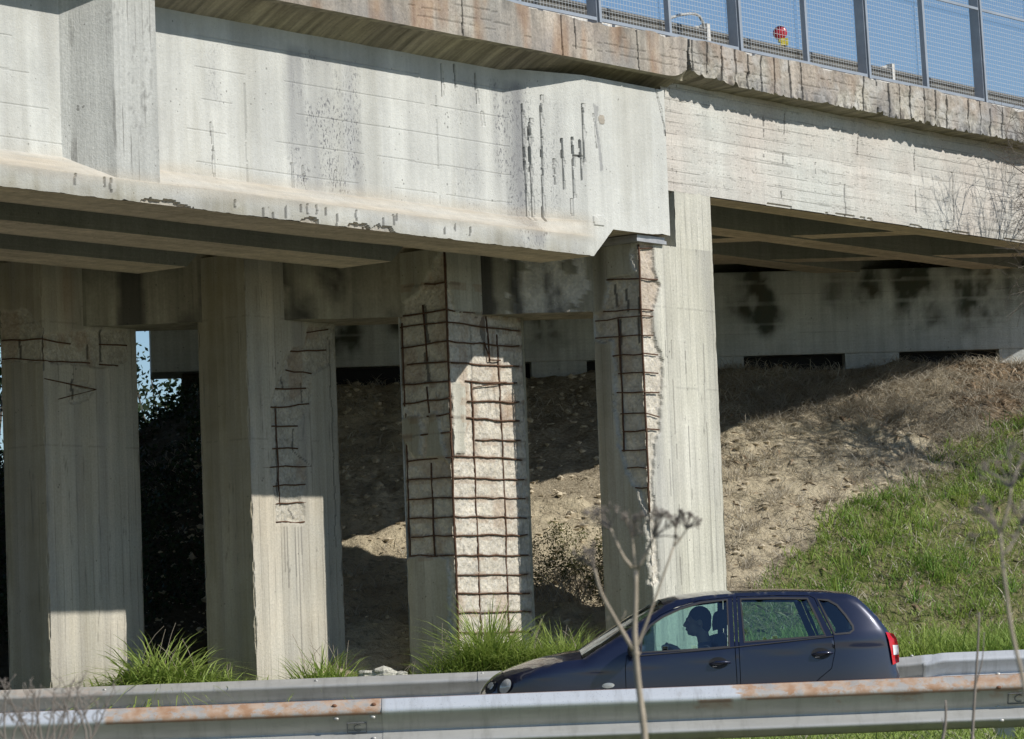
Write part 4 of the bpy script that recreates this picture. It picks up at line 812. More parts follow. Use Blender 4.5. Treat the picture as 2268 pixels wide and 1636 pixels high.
# grass tufts at the pillar feet: one thing each
def tuft(px, Y, base_y, label, n, hmax, spread, broad=.012, seed=0, hue=.45, stalks=0, bend=.8):
    c = atY(px, base_y, Y); zc = float(ground_z(c[0], c[1])); r = np.random.default_rng(seed)
    d = r.normal(0, 1, (n, 2))*np.array([spread, spread*.45]); base = np.concatenate([d, np.full((n, 1), -.02)], 1)
    e = np.exp(-(d[:, 0]/spread)**2*.45); h = hmax*(.35+.65*r.random(n)*e+.1*e); mb = MB()
    h *= 1.06; blades(mb, base, h, broad*(.6+.9*r.random(n)), .35+1.3*r.random(n), bend, seed=seed+1, hue=hue)
    o = mb.build('grass_tuft', M['grass'], smooth=True, loc=(c[0], c[1], zc)); tag(o, label, 'grass tuft', 'grass tufts along the far guardrail', 'thing')
    if stalks:
        mb = MB()
        for k in range(stalks):
            x = r.uniform(-1, 1)*spread*1.3; hh = hmax*r.uniform(.6, .95); l = r.uniform(-.35, .35); t = np.linspace(0, 1, 7)
            mb.tube(np.stack([x+l*hh*t**2, r.uniform(-.1, .1)+0*t, hh*(t-.25*t**3*abs(l)*2)], 1), .004-.002*t, 4)
        mb.build('stalk', M['straw'], o)
    return o
tuft(355, 33.35, 1520, 'biggest grass tuft, arching blades beside the pillar with the sunlit foot', 1500, .98, .30, .020, 21, .7, 9, .95)
tuft(478, 33.45, 1512, 'low green tuft beside the shaded edge of the ladder-spalled pillar', 600, .44, .17, .013, 22, .6, 3)
tuft(715, 33.3, 1500, 'medium tuft with dark stalks at the foot of the ladder-spalled pillar', 1000, .78, .19, .014, 23, .6, 10)
tuft(885, 33.3, 1490, 'few thin grass stems rising beside the rubble stones', 40, .5, .10, .010, 24, .6, 3)
tuft(1000, 33.4, 1485, 'bright tuft against the left foot of the badly spalled pillar', 800, .70, .17, .012, 25, .7, 6)
tuft(1080, 33.5, 1480, 'tall spiky tuft in front of the bar-wrapped pillar face', 900, .95, .16, .012, 26, .7, 3, .45)
tuft(1165, 33.5, 1475, 'tuft at the right foot of the badly spalled pillar', 900, .72, .18, .011, 27, .75, 4, .6)
tuft(1245, 33.5, 1470, 'green tuft just ahead of the car bonnet', 1000, .75, .2, .011, 28, .75, 4, .6)
for px, py, k, lb in ((815, 1489, .07, 'flat mossy rubble stone between the grass tufts'), (850, 1485, .095, 'pale broken concrete lump with a jagged top behind the far guardrail'), (888, 1490, .05, 'small pale rubble chip beside the thin grass stems')):
    c = atY(px, py, 33.2); mb = MB(); zz_ = np.linspace(-1, 1, 14); an = np.linspace(0, 2*math.pi, 21)
    R = np.sqrt(np.maximum(1-zz_**2, 0))[:, None]; D = np.stack([R*np.cos(an), R*np.sin(an), zz_[:, None]+0*an], -1); q = D*np.array([k*1.5, k, k*.75]); q = q*(1+.9*(fbm(D*1.6+px, px, 4)-.5))[..., None]; mb.grid(q)
    o = mb.build('rubble_stone', M['pillar_pale'], smooth=False, loc=(c[0], c[1], c[2]-k*.35)); tag(o, lb, 'stone', 'rubble stones behind the far guardrail', 'thing')
# bramble thicket between two pillars
def leafcloud(mb, C, n, size, seed, flat=.5):
    r = np.random.default_rng(seed); a = r.normal(0, 1, (n, 3)); a /= np.linalg.norm(a, axis=1)[:, None]; b_ = np.cross(a, r.normal(0, 1, (n, 3))); b_ /= np.linalg.norm(b_, axis=1)[:, None]
    s = size*(.6+.8*r.random(n))[:, None]; V = np.stack([C-a*s*.5, C+b_*s*flat*.5, C+a*s*.5, C-b_*s*flat*.5], 1).reshape(-1, 3); o = np.arange(n)*4
    mb.add(V, np.stack([o, o+1, o+2, o+3], 1), hue=np.repeat(r.random(n), 4), tipv=0.)
def blobs(n, centers, radii, seed, shell=.5):
    r = np.random.default_rng(seed); w = np.array(radii)**2; k = r.choice(len(centers), n, p=w/w.sum()); d = r.normal(0, 1, (n, 3)); d /= np.linalg.norm(d, axis=1)[:, None]
    rr = (shell+(1-shell)*r.random(n)**.6); return np.asarray(centers)[k]+d*(np.asarray(radii)[k]*rr)[:, None]*np.array([1, 1, .85])
bx, by = slope_pt(1262, 1345)
r = np.random.default_rng(31); cen = [(r.normal(.05, .5), r.uniform(-.5, .6), max(.05, r.normal(.25, .2)+.25*r.random())) for _ in range(60)]
bush = empty('bramble_bush', 'low ragged brown green scrub between the two rightmost pillars', 'bush', (bx, by, float(ground_z(bx, by))))
mb = MB(); C_ = blobs(6500, cen, [.08+.10*r.random() for _ in cen], 32, .1); leafcloud(mb, C_, 6500, .034, 33, .4); mb.build('leaves', M['bramble'], bush)
mb = MB()
for k in range(240):
    a = r.uniform(0, 6.28); l = r.uniform(.35, 1.0); t = np.linspace(0, 1, 7); mb.tube(np.stack([np.cos(a)*l*t*.8, np.sin(a)*l*t*.5, l*(t-.65*t**2)*1.25], 1)+[r.normal(.05, .5), r.uniform(-.5, .5), -.02], .0045-.003*t, 4)
mb.build('stems', M['straw'], bush)
b_, r = scatter(900, -.2, 1.4, 36.2, 39.5, lambda X, Y, r: fbm(P3(X*2, Y*2), 765, 3) > .45, 16)
# dark bushes and trees beyond the left end of the abutment
def tree_far(X, Y, zc, hgt, rad, n, label, size, seed, group, kind='dense_tree', trunk=True, squash=1.):
    z0 = float(ground_z(X, Y)); root = empty(kind, label, 'tree' if trunk else 'bush', (X, Y, z0), group=group); r = np.random.default_rng(seed)
    cen = []; rr = []
    for _ in range(30):
        d = r.normal(0, 1, 3); d /= np.linalg.norm(d); q = r.random()**.5; cen.append((d[0]*rad*q, d[1]*rad*q, hgt*zc+d[2]*rad*q*squash)); rr.append(rad*(.22+.22*r.random()))
    mb = MB(); leafcloud(mb, blobs(n, cen, rr, seed+1), n, size, seed+2); mb.build('crown' if trunk else 'leaves', M['dark_leaf'], root)
    mb = MB(); mb.tube([(0, 0, -.1), (.05, 0, hgt*.3), (0, .05, hgt*.6)], [.13, .10, .07], 8) if trunk else None
    for c in cen[:16]: t = np.linspace(0, 1, 6)[:, None]; p = np.array([0, 0, hgt*(.25 if trunk else .02)])*(1-t)+np.array(c)*t; p[:, 2] -= .3*rad*(t[:, 0]*(1-t[:, 0])); mb.tube(p, .035*(1-t[:, 0])+.008, 5)
    mb.build('trunk' if trunk else 'stems', M['bark'], root); return root
G_ = 'dark evergreens beyond the abutment'
tree_far(-5.0, 44.0, .5, .5, .85, 9000, 'dark ivy bush filling the gap between the two left pillars', .09, 41, G_, 'dark_bush', False, .55)
tree_far(-7.0, 45.5, .5, 2.2, 1.3, 7000, 'dark bush showing past the outer edge of the leftmost pillar', .10, 44, G_, 'dark_bush', False, .8)
tree_far(-3.9, 44.3, .5, .3, .8, 5000, 'dark bush below the hanging end of the abutment wall', .09, 47, G_, 'dark_bush', False, .5)
tree_far(-8.2, 52, .62, 7.5, 2.6, 4200, 'leafy tree seen against the sky past the leftmost pillar', .13, 50, G_)
tree_far(-5.3, 54, .60, 6.6, 1.9, 2300, 'thin leaved tree against the sky patch between the two left pillars', .11, 53, G_)
b, r = scatter(16000, -6.5, -2.75, 35.6, 43, lambda X, Y, r: (ypp(X, Y) > 35.6) & (fbm(P3(X*1.4, Y*1.4), 760, 3)-.22*sstep(-3.6, -2.7, X) > .33), 14); n_ = len(b); mb = MB()
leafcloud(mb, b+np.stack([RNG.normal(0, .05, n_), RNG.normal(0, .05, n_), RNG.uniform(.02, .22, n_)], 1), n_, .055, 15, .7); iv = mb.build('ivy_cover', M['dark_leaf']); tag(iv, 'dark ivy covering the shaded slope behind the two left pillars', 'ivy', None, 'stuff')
# bare tree at the right, its twigs shading the approach span
def branch_tree(root, p0, d0, L, r0, depth, rnd, mb, spread=.55, grav=.0):
    n = 5; pts = [np.array(p0)]; d = np.array(d0, float)
    for k in range(n): d = d+rnd.normal(0, .10, 3)+np.array([0, 0, grav]); d /= np.linalg.norm(d); pts.append(pts[-1]+d*L/n)
    mb.tube(pts, np.linspace(r0, r0*.62, n+1), 6 if r0 > .01 else 4, cap=False)
    if depth == 0: return
    for q in range(rnd.integers(2, 5) if depth > 1 else rnd.integers(2, 5)):
        k = rnd.integers(2, n+1); dd = d+rnd.normal(0, spread, 3); dd /= np.linalg.norm(dd); branch_tree(root, pts[k], dd, L*rnd.uniform(.55, .82), max(r0*.56, .0022), depth-1, rnd, mb, spread, grav)
r = np.random.default_rng(77); tx, ty = 8.0, 38.8; bt = empty('bare_tree', 'leafless tree whose fine twigs reach in and shade the approach span', 'tree', (tx, ty, float(ground_z(tx, ty))))
mb = MB(); mb.tube([(0, 0, -.2), (.03, 0, 1.6), (-.03, .04, 3.15)], [.10, .08, .055], 8); mb.build('trunk', M['bark'], bt, smooth=True)
mb = MB()
for d0, L in (((-.75, .15, .75), 1.45), ((-.35, -.3, 1), 1.5), ((.4, .2, 1), 1.3), ((-.9, -.1, .35), 1.3), ((-.6, .5, .5), 1.2), ((.6, -.3, .7), 1.1), ((-.8, .35, 1.0), 1.5), ((-.95, .35, .05), 1.3), ((-.8, .5, .2), 1.2), ((-.9, .2, .55), 1.5), ((-.7, .1, .3), 1.3), ((-.5, .4, .8), 1.4)): branch_tree(None, (-.03, .04, 3.1), np.array(d0)/np.linalg.norm(d0), L*.9, .026, 5, r, mb, .6)
mb.build('branches', M['bark'], bt, smooth=True)
# pale arching twigs by the right edge
dx, dy = 6.75, 41.0; ds = empty('dry_shrub', 'pale arching leafless twigs in front of the stained abutment wall', 'shrub', (dx, dy, float(ground_z(dx, dy)))); r = np.random.default_rng(5); mb = MB()
for k in range(26):
    l = r.uniform(.5, 1.25); t = np.linspace(0, 1, 9); a = r.uniform(-.5, .5); x = -l*t*r.uniform(.4, 1.); z = l*(1.0*t-.75*t**2)*r.uniform(.6, 1.); mb.tube(np.stack([x+.3, a*t*.5+0*t, z], 1)+RNG.normal(0, .008, (9, 3)), .006-.0042*t, 4)
    if k % 2: q = 5; mb.tube([(x[q]+.3, a*t[q]*.5, z[q]), (x[q]+.15, a*.3, z[q]+.12), (x[q]-.02, a*.3, z[q]+.2)], [.003, .0025, .0015], 4)
mb.build('stems', M['straw'], ds, smooth=True)
# ---- foreground dry plants, close to the camera
def pxtube(mb, pts, Y, r): 
    P_ = np.array([atY(x, y, Y) for x, y in pts]); t = np.linspace(0, len(P_)-1, len(P_)*3-2); q = np.stack([np.interp(t, range(len(P_)), P_[:, k]) for k in range(3)], 1); q[1:-1] = (q[:-2]+2*q[1:-1]+q[2:])/4; mb.tube(q, np.interp(t, [0, len(P_)-1], r), 7); return q
def umbel(mb, tip, d, L, n, rnd):
    d = np.array(d, float); d /= np.linalg.norm(d)
    for k in range(n):
        e = d+rnd.normal(0, .48, 3); e /= np.linalg.norm(e); l = L*rnd.uniform(.6, 1.1); p = tip+e*l; mid = tip+e*l*.5+d*l*.06; mb.tube([tip, mid, p], [.0016, .0011, .0009], 5)
        for q in range(7): f = e+rnd.normal(0, .6, 3); f /= np.linalg.norm(f); pe = p+f*L*.26; mb.tube([p, pe], .0007, 4); mb.add(pe+np.array(ico)*.0016, icf)
FY = 6.0; r = np.random.default_rng(9); pl = empty('dried_umbel_plant', 'tall dead umbel stalk with forked stems in front of the car', 'dry plant', tuple(atY(1432, 1660, FY)*[1, 1, 0]+[0, 0, -.6]))
off_ = np.array(pl.location)
mb = MB()
S_px = [((1428, 2140), (1434, 1900), (1429, 1637), (1421, 1571), (1413, 1508), (1408, 1449), (1405, 1392), (1408, 1326), (1408, 1263)), ((1400, 1257), (1380, 1234), (1363, 1197), (1352, 1171)), ((1406, 1258), (1403, 1220), (1400, 1190)), ((1412, 1260), (1433, 1220), (1448, 1190)), ((1404, 1442), (1367, 1379), (1330, 1313), (1317, 1260)), ((1408, 1440), (1433, 1376), (1453, 1320), (1492, 1210)), ((1492, 1210), (1496, 1190), (1496, 1167)), ((1492, 1210), (1508, 1192), (1521, 1171)), ((1375, 1375), (1384, 1360), (1385, 1352)), ((1352, 1362), (1342, 1375))]
S_r = [(.0072, .0040), (.0034, .0026), (.0026, .002), (.0034, .0026), (.0040, .0028), (.0028, .0018), (.0017, .0013), (.0017, .0013), (.0015, .001), (.0015, .001)]
for k, (p, rr) in enumerate(zip(S_px, S_r)):
    m1 = MB(); pxtube(m1, p, FY, rr)
    if k == 0: q = atY(1408, 1449, FY); m1.add(q+np.array(ico)*[.011, .01, .006], icf)
    for a in m1.v: a -= off_
    m1.build('stem', M['straw'], pl, smooth=True)
for (x, y), (ex, ey), L in (((1352, 1171), (1335, 1120), .045), ((1400, 1190), (1398, 1120), .040), ((1448, 1190), (1475, 1130), .045), ((1317, 1260), (1300, 1215), .038), ((1496, 1167), (1490, 1120), .030), ((1521, 1171), (1535, 1125), .026)):
    m1 = MB(); a = atY(x, y, FY); umbel(m1, a, atY(ex, ey, FY)-a, L, 11, r)
    for q in m1.v: q -= off_
    m1.build('seed_head', M['twig'], pl)
FY2 = 5.0; pl2 = empty('dried_umbel_plant', 'blurred dead umbel stalk cut by the right picture edge', 'dry plant', (atY(2290, 1600, FY2)[0], FY2, -.6)); off_ = np.array(pl2.location)
for p, rr in ((((2300, 2300), (2300, 1800), (2275, 1540), (2240, 1400), (2222, 1260), (2216, 1180)), (.0042, .0022)), (((2216, 1180), (2235, 1120), (2240, 1080)), (.0025, .0016)), (((2222, 1230), (2245, 1200), (2262, 1160)), (.0025, .0016))):
    m1 = MB(); pxtube(m1, p, FY2, rr)
    for q in m1.v: q -= off_
    m1.build('stem', M['straw'], pl2, smooth=True)
for (x, y), (ex, ey), L in (((2216, 1180), (2195, 1120), .05), ((2240, 1080), (2240, 1000), .06), ((2262, 1160), (2290, 1100), .05)):
    m1 = MB(); a = atY(x, y, FY2); umbel(m1, a, atY(ex, ey, FY2)-a, L, 9, r)
    for q in m1.v: q -= off_
    m1.build('seed_head', M['twig'], pl2)
def twig(name, label, strands, Y, mat):
    e = empty(name, label, 'dry plant', (atY(*strands[0][0][0], Y)[0], Y, float(ground_z(0., Y)))); o_ = np.array(e.location)
    m1 = MB()
    for p, rr in strands: pxtube(m1, p, Y, rr)
    for q in m1.v: q -= o_
    m1.build('stem', mat, e, smooth=True); return e
twig('dry_stalk', 'dark upright twig with one side shoot in front of the right guardrail end', [(((2150, 2000), (2150, 1700), (2156, 1580), (2166, 1430), (2169, 1355)), (.0055, .0022)), (((2160, 1520), (2176, 1465), (2180, 1400)), (.0022, .0012))], 9., M['twig'])
twig('dry_stalk', 'short kinked twig low in front of the near guardrail', [(((2080, 1900), (2083, 1660), (2095, 1600), (2094, 1550)), (.006, .0025)), (((2090, 1610), (2086, 1590)), (.0018, .001)), (((2094, 1580), (2099, 1568)), (.0016, .001))], 9., M['twig'])
r = np.random.default_rng(15); st = []
for k in range(26):
    x = r.uniform(-40, 210); y0 = 1900; xt = x+r.uniform(-70, 70); yt = 1495+abs(r.normal(0, 55)); st.append((((70+r.uniform(-60, 90), y0), (.5*x+40, 1700), (x, 1640), ((x+xt)/2+r.uniform(-8, 8), (1640+yt)/2), (xt, yt)), (.004, .0009)))
    for q in range(4):
        t = r.uniform(.35, .95); px = x+(xt-x)*t; py = 1640+(yt-1640)*t; st.append((((px, py), (px+r.uniform(-22, 22), py-r.uniform(8, 22)), (px+r.uniform(-34, 34), py-r.uniform(18, 40))), (.0014, .0006)))
twig('bare_shrub', 'tangle of blurred leafless twigs in the lower left corner', st, 7.5, M['twig'])
# ============================================================ GUARDRAILS (W-beams facing the camera)
PROF = np.array([(0, 0), (.012, -.003), (.03, -.018), (.07, -.052), (.080, -.066), (.083, -.08), (.080, -.093), (.070, -.108), (.018, -.182), (.006, -.193), (.0, -.204), (.004, -.214), (.016, -.222), (.066, -.258), (.080, -.270), (.083, -.281), (.079, -.292), (.066, -.302), (.03, -.328), (.012, -.334), (0, -.335)])
tp = np.linspace(0, len(PROF)-1, 61); PR = np.stack([np.interp(tp, range(len(PROF)), PROF[:, k]) for k in (0, 1)], 1); PR[1:-1] = (PR[:-2]+2*PR[1:-1]+PR[2:])/4
def w_beam(x0, x1, Y, zt, parent, label=None, attrs=None, dy=0., dent=None):
    xs = np.arange(x0, x1, .03); xs = np.append(xs, x1); X = xs[:, None].repeat(len(PR), 1); a = PR[None, :, 0].repeat(len(xs), 0); z = PR[None, :, 1].repeat(len(xs), 0)
    w = .004*(fbm(P3(X*.7, X*0), 801)-.5)
    if dent: w = w + dent[1]*np.exp(-((X-dent[0])/dent[2])**2)
    mb = MB(); at = attrs(X, z) if attrs else {}
    mb.grid(np.stack([X, Y-dy-a, zt+z+w], -1), flip=False, **at); mb.grid(np.stack([X, Y-dy-a+.004, zt+z+w-.001], -1), flip=True, **at)
    o = mb.build('beam', M['galv'], parent, smooth=True)
    if label: o['label'] = label
    return o
def bolt(parent, x, Y, z, r=.014, mat=None, name='bolt', sx=1.4):
    mb = MB(); n = 12; an = np.arange(n+1)*2*math.pi/n; R = []
    for q, h in ((.01, .009), (.6, .0075), (.9, .004), (1, 0)): R.append(np.stack([x+sx*r*q*np.cos(an), np.full(n+1, Y-h), z+r*q*np.sin(an)], -1))
    mb.grid(np.stack(R)); return mb.build(name, mat or M['bolt'], parent, smooth=True)
NY, NZ_ = 21.5, .757
near = empty('guardrail', 'long rust streaked guardrail in front, close to the camera', 'guardrail', (0, NY, 0)); near_off = np.array([0, NY, 0])
def X_at(px, Y): return float(atY(px, 1540, Y)[0])
xa, xb, xc, xd = (X_at(p, NY) for p in (235, 846, 850, 1640))
def near_attr(X, z):
    top = sstep(-.115, -.085, z); r = (((X > xa) & (X < xb)) | (X > xd + 0.25*(z+.04)*4)).astype(float)
    wv = .1*(fbm(P3(X*2, z*10), 810)-.5)
    r = (((X+wv > xa) & (X < xb)) | (X+wv > xd-.8*(z+.08))).astype(float)*top
    r = np.maximum(r, ((X > xd-.35) & (z < -.085) & (z > -.135))*(fbm(P3(X*5, z*6), 811, 4) > .56)*.55)
    pale = ((X > xb) & (X < xd) | (X < xa))*top; edge = (z > -.004)*.8 + (np.abs(z+.098) < .012)*(r > .5)*.6
    return dict(rust=r, pale=pale, edge=np.clip(edge, 0, 1))
for q, (x0, x1, dy) in enumerate(((-11, xb+.02, 0.), (xb, 13, .006))):
    w_beam(x0, x1, 0, NZ_, near, None, near_attr, dy)
for x in [X_at(2226, NY)+2.0*k for k in (-7, -6, -5, -4, -3, -2, -1, 0, 1, 2)]:
    mb = MB(); mb.box(x-.055, x-.049, .005, .12, -.3, .70); mb.box(x-.049, x+.05, .005, .011, -.3, .70); mb.box(x-.049, x+.05, .114, .12, -.3, .70); mb.build('post', M['galv'], near)
def rail_pt(px, py):                       # a point of the beam's face seen at that pixel (gives x and z)
    q = atY(px, py, NY-.04); return float(q[0]), float(q[2])
def prof_y(z): 
    dz = z-NZ_; return -float(np.interp(-dz, -PR[:, 1], PR[:, 0]))
for px, py, m_ in ((741, 1563, 'bolt'), (828, 1560, 'bolt'), (745, 1592, 'galv'), (826, 1588, 'galv'), (828, 1635, 'galv'), (2212, 1493, 'galv'), (2210, 1522, 'bolt'), (2212, 1566, 'galv'), (2216, 1595, 'galv')):
    x, z = rail_pt(px, py); bolt(near, x, prof_y(z)-.004, z, .012, M[m_])
def stamp(px0, px1, py0, py1):
    x0, z1 = rail_pt(px0, py0); x1, z0 = rail_pt(px1, py1); mb = MB(); t = .003
    def P(a, b): z = z0+(z1-z0)*b; return (x0+(x1-x0)*a, prof_y(z)-.011, z)
    for a, b in (((0, 0), (0, 1)), ((0, 1), (1, 1)), ((1, 1), (1, 0)), ((1, 0), (0, 0))): mb.tube([P(*a), P(*b)], t, 4)
    an = np.linspace(math.radians(50), math.radians(310), 12); mb.tube([P(.56+.22*math.cos(k), .5+.34*math.sin(k)) for k in an], t*.95, 4); o = mb.build('stamped_mark', M['mark'], near); return o
stamp(769, 812, 1602, 1622); stamp(2232, 2276, 1536, 1557)
FY_, FZ = 32.5, .872
far = empty('guardrail', 'cleaner grey guardrail on the far road edge passing behind the car', 'guardrail', (0, FY_, 0))
j1, j2 = X_at(1060, FY_), X_at(2046, FY_)
fat = lambda X, z: dict(rust=(X < -4.)*sstep(-.1, -.08, z)*.35, pale=(X > j2)*.7*np.ones_like(z), edge=0.*z)
w_beam(-14, j1+.1, 0, FZ, far, None, fat, 0.); w_beam(j1, j2+.1, 0, FZ+.002, far, None, fat, .008, (j2-.25, -.02, .22)); w_beam(j2, 14, 0, FZ+.012, far, None, fat, .016, (j2+.02, -.03, .1))
for x in np.arange(-13, 14, 2.): mb = MB(); mb.box(x-.05, x+.05, .005, .12, -.3, .80); mb.build('post', M['galv'], far)
def prof_yf(z): return -float(np.interp(-(z-FZ), -PR[:, 1], PR[:, 0]))
for px, py in ((232, 1527), (700, 1507), (1068, 1491), (2020, 1452)):
    q = atY(px, py, FY_-.03); bolt(far, q[0], prof_yf(q[2])-.004, q[2], .011, M['galv'])

# ============================================================ CAR
CYn, HW = 29.0, .82; CYc = CYn+HW
def cp(px, py): q = atY(px, py, CYn); return np.array([q[0], q[2]])
top_px = [(1057.8, 1540), (1064.7, 1526), (1073, 1514.5), (1090, 1498), (1109.5, 1486.5), (1134.6, 1475.5), (1171, 1462.8), (1204, 1453), (1249, 1443.3), (1280, 1439.5), (1316, 1413.9), (1358, 1385.9), (1400, 1358.5), (1442, 1334.3), (1467, 1323.1), (1498, 1314.7), (1567.7, 1305.5), (1634, 1301.7), (1690, 1300), (1746, 1299.2), (1829.7, 1301), (1885.6, 1306.3), (1906.5, 1313.3), (1930, 1332.9), (1955.4, 1358), (1983.4, 1394.3), (1994.5, 1411), (1998.7, 1433.4), (1999.5, 1458.6), (2002, 1475), (2008.5, 1492)]
top = np.array([cp(*p) for p in top_px])
CRN = np.interp(np.arange(len(top_px)), [0, 3, 6, 9, 11, 13, 15, 17, 21, 23, 26, 30], [.05, .055, .075, .085, .10, .085, .05, .04, .035, .04, .045, .04])
_T = np.gradient(top, axis=0); _n = np.stack([-_T[:, 1], _T[:, 0]], 1); _n /= np.linalg.norm(_n, axis=1)[:, None]; top = top - _n*CRN[:, None]
CRN = np.concatenate([[.05, .05, .05], CRN, [.04, .04, .04]]); x_f, x_r = top[0, 0], top[-1, 0]
top = np.concatenate([[(x_f+.06, .18), (x_f-.01, .32), (x_f-.02, .50)], top, [(x_r+.01, .52), (x_r-.02, .30), (x_r-.08, .2)]])
XF, XR = top[:, 0].min(), top[:, 0].max()
ax_f, ax_r, rw = XF+.80, XR-.66, .30
def arch(cx): an = np.linspace(0, math.pi, 17); return [(cx+.335*math.cos(a), .30+.335*math.sin(a)) for a in an]
fw = arch(ax_f); rwq = arch(ax_r)
bottom = [(ax_r+.335, .2)] + rwq + [(ax_r-.335, .19)] + [(ax_f+.335, .17)] + fw + [(ax_f-.335, .19)]
outline = [tuple(p) for p in top] + bottom
def dens(poly, d=.05):
    R = []
    for i in range(len(poly)):
        a = np.array(poly[i]); b = np.array(poly[(i+1) % len(poly)]); n = max(1, int(np.linalg.norm(b-a)/d)); R += [tuple(a+(b-a)*k/n) for k in range(n)]
    return R
topd = np.array(dens([tuple(p) for p in top], .03)[:-1]); 
_k = [i for i in range(len(topd)) if True]
def seg_dist(P, line):
    P = np.asarray(P)[:, None, :]; a = line[:-1][None]; b = line[1:][None]; ab = b-a; t = np.clip(((P-a)*ab).sum(-1)/((ab**2).sum(-1)+1e-12), 0, 1); return np.sqrt((((a+ab*t[..., None])-P)**2).sum(-1)).min(1)
def half_y(P):
    P = np.asarray(P, float); x, z = P[:, 0], P[:, 1]
    belt = cp(1420, 1452)[1] + (x-cp(1420, 0)[0])*(cp(1890, 1405)[1]-cp(1420, 1452)[1])/(cp(1890, 0)[0]-cp(1420, 0)[0])
    y = HW - .045*np.clip((.62-z)/.45, 0, 1)**1.5 - .012*np.clip((z-.66)/.3, 0, 1)**2 - .30*np.maximum(z-belt, 0)
    y -= .30*np.clip((XF+.75-x)/.75, 0, 1)**2.6 + .16*np.clip((x-(XR-.6))/.6, 0, 1)**2.4
    cr = np.exp(-((z-(belt-.055))/.012)**2)*.004; y += cr
    d = seg_dist(P, top); r = np.where(z > belt+.02, .06, .08); q = np.clip((r-d)/r, 0, 1); y -= r*.75*(1-np.sqrt(np.maximum(1-q*q, 0)))
    return y
def cdt(poly, holes=(), d=.035):
    vs = []; es = []
    for pl_ in (poly, *holes):
        o = len(vs); vs += list(pl_); es += [(o+i, o+(i+1) % len(pl_)) for i in range(len(pl_))]
    P_ = np.array(poly); gx_, gy_ = np.meshgrid(np.arange(P_[:, 0].min(), P_[:, 0].max(), d), np.arange(P_[:, 1].min(), P_[:, 1].max(), d)); g = np.stack([gx_.ravel(), gy_.ravel()], 1)
    m = inpoly(g[:, 0], g[:, 1], poly)
    for h in holes: m &= ~inpoly(g[:, 0], g[:, 1], h)
    L = np.array(vs); g = g[m]
    if len(g): dd = np.sqrt(((g[:, None]-L[None])**2).sum(-1)).min(1); g = g[dd > d*.45]
    # a denser ring just inside the outline keeps rounded edges smooth
    vs += [tuple(q) for q in g]
    r_ = delaunay_2d_cdt([Vector(q) for q in vs], es, [], 0, 1e-6); V = np.array([tuple(q) for q in r_[0]]); Fc = []
    for f in r_[2]:
        c = V[list(f)].mean(0)
        if inpoly(c[:1], c[1:], poly)[0] and not any(inpoly(c[:1], c[1:], h)[0] for h in holes): Fc.append(list(f))
    return V, Fc
def side_mesh(name, poly, holes, mat, parent, inset=0., d=.035, both=True, thick=0., smooth=True, dens_d=.03):
    V, Fc = cdt(dens(poly, dens_d), [dens(h, dens_d) for h in holes], d); y = half_y(V)-inset; objs = []
    for sgn in ((-1, 1) if both else (-1,)):
        mb = MB(); W = np.stack([V[:, 0], CYc+sgn*y, V[:, 1]], 1); fl = []
        for f in Fc:
            a, b, c = W[f[0]], W[f[1]], W[f[2]]; n = np.cross(b-a, c-a); fl.append(f if n[1]*sgn > 0 else f[::-1])
        mb.add(W, fl); objs.append(mb.build(name, mat, parent, smooth=smooth))
    return objs
def grow(poly, e):
    P_ = np.array(poly); c = P_.mean(0); n = len(P_); A_ = 0.5*sum(P_[i][0]*P_[(i+1) % n][1]-P_[(i+1) % n][0]*P_[i][1] for i in range(n)); sg = 1 if A_ > 0 else -1; R = []
    for i in range(n):
        a = P_[i]-P_[i-1]; b = P_[(i+1) % n]-P_[i]; a /= np.linalg.norm(a)+1e-9; b /= np.linalg.norm(b)+1e-9; t = a+b; t /= np.linalg.norm(t)+1e-9; R.append(tuple(P_[i]+sg*e*np.array([t[1], -t[0]])))
    return R
PX = lambda L: [tuple(cp(*p)) for p in L]
def paint():
    N = NT('navy_paint'); co = N.obj(); b = N.bsdf((.010, .0135, .038), .34, .25, .5); b.inputs['Coat Weight'].default_value = 1; b.inputs['Coat Roughness'].default_value = .03; return N.m
M['paint'] = paint(); M['black'] = simple('black_plastic', (.02, .02, .022), .55, 0, .4, .1); M['trim'] = simple('grey_window_trim', (.05, .047, .047), .45, 0, .4, .1); M['rubber'] = simple('tyre_rubber', (.02, .02, .02), .85, 0, .2, .1)
M['alloy'] = simple('wheel_rim_metal', (.5, .5, .5), .35, .8, .5, .1); M['seat'] = simple('dark_seat_cloth', (.055, .06, .075), .9, 0, .2, .2, 20); M['chrome'] = simple('bright_trim', (.75, .75, .77), .15, .9, .5, 0)
def glass(name, tint, refl=.55):
    N = NT(name); t = N.t.nodes.new('ShaderNodeBsdfTransparent'); t.inputs[0].default_value = (*tint, 1); g = N.t.nodes.new('ShaderNodeBsdfGlossy'); g.inputs['Roughness'].default_value = .02; g.inputs[0].default_value = (.8, .9, 1, 1)
    f = N.t.nodes.new('ShaderNodeFresnel'); f.inputs[0].default_value = 1.5; m = N.t.nodes.new('ShaderNodeMixShader'); N.link(N.math('ADD', N.math('MULTIPLY', f.outputs[0], refl*2), .05), m.inputs[0]); N.link(t.outputs[0], m.inputs[1]); N.link(g.outputs[0], m.inputs[2]); N.link(m.outputs[0], N.out.inputs[0]); return N.m
M['glass'] = glass('tinted_window_glass', (.60, .78, .76), .9); M['lensglass'] = simple('clear_lamp_lens', (.42, .42, .40), .12, .2, .6, .1, 30); M['tail'] = simple('red_tail_lens', (.50, .012, .02), .15, 0, .6, .1, 30); M['whitelens'] = simple('white_tail_lens', (.75, .75, .75), .2, 0, .6, .05)
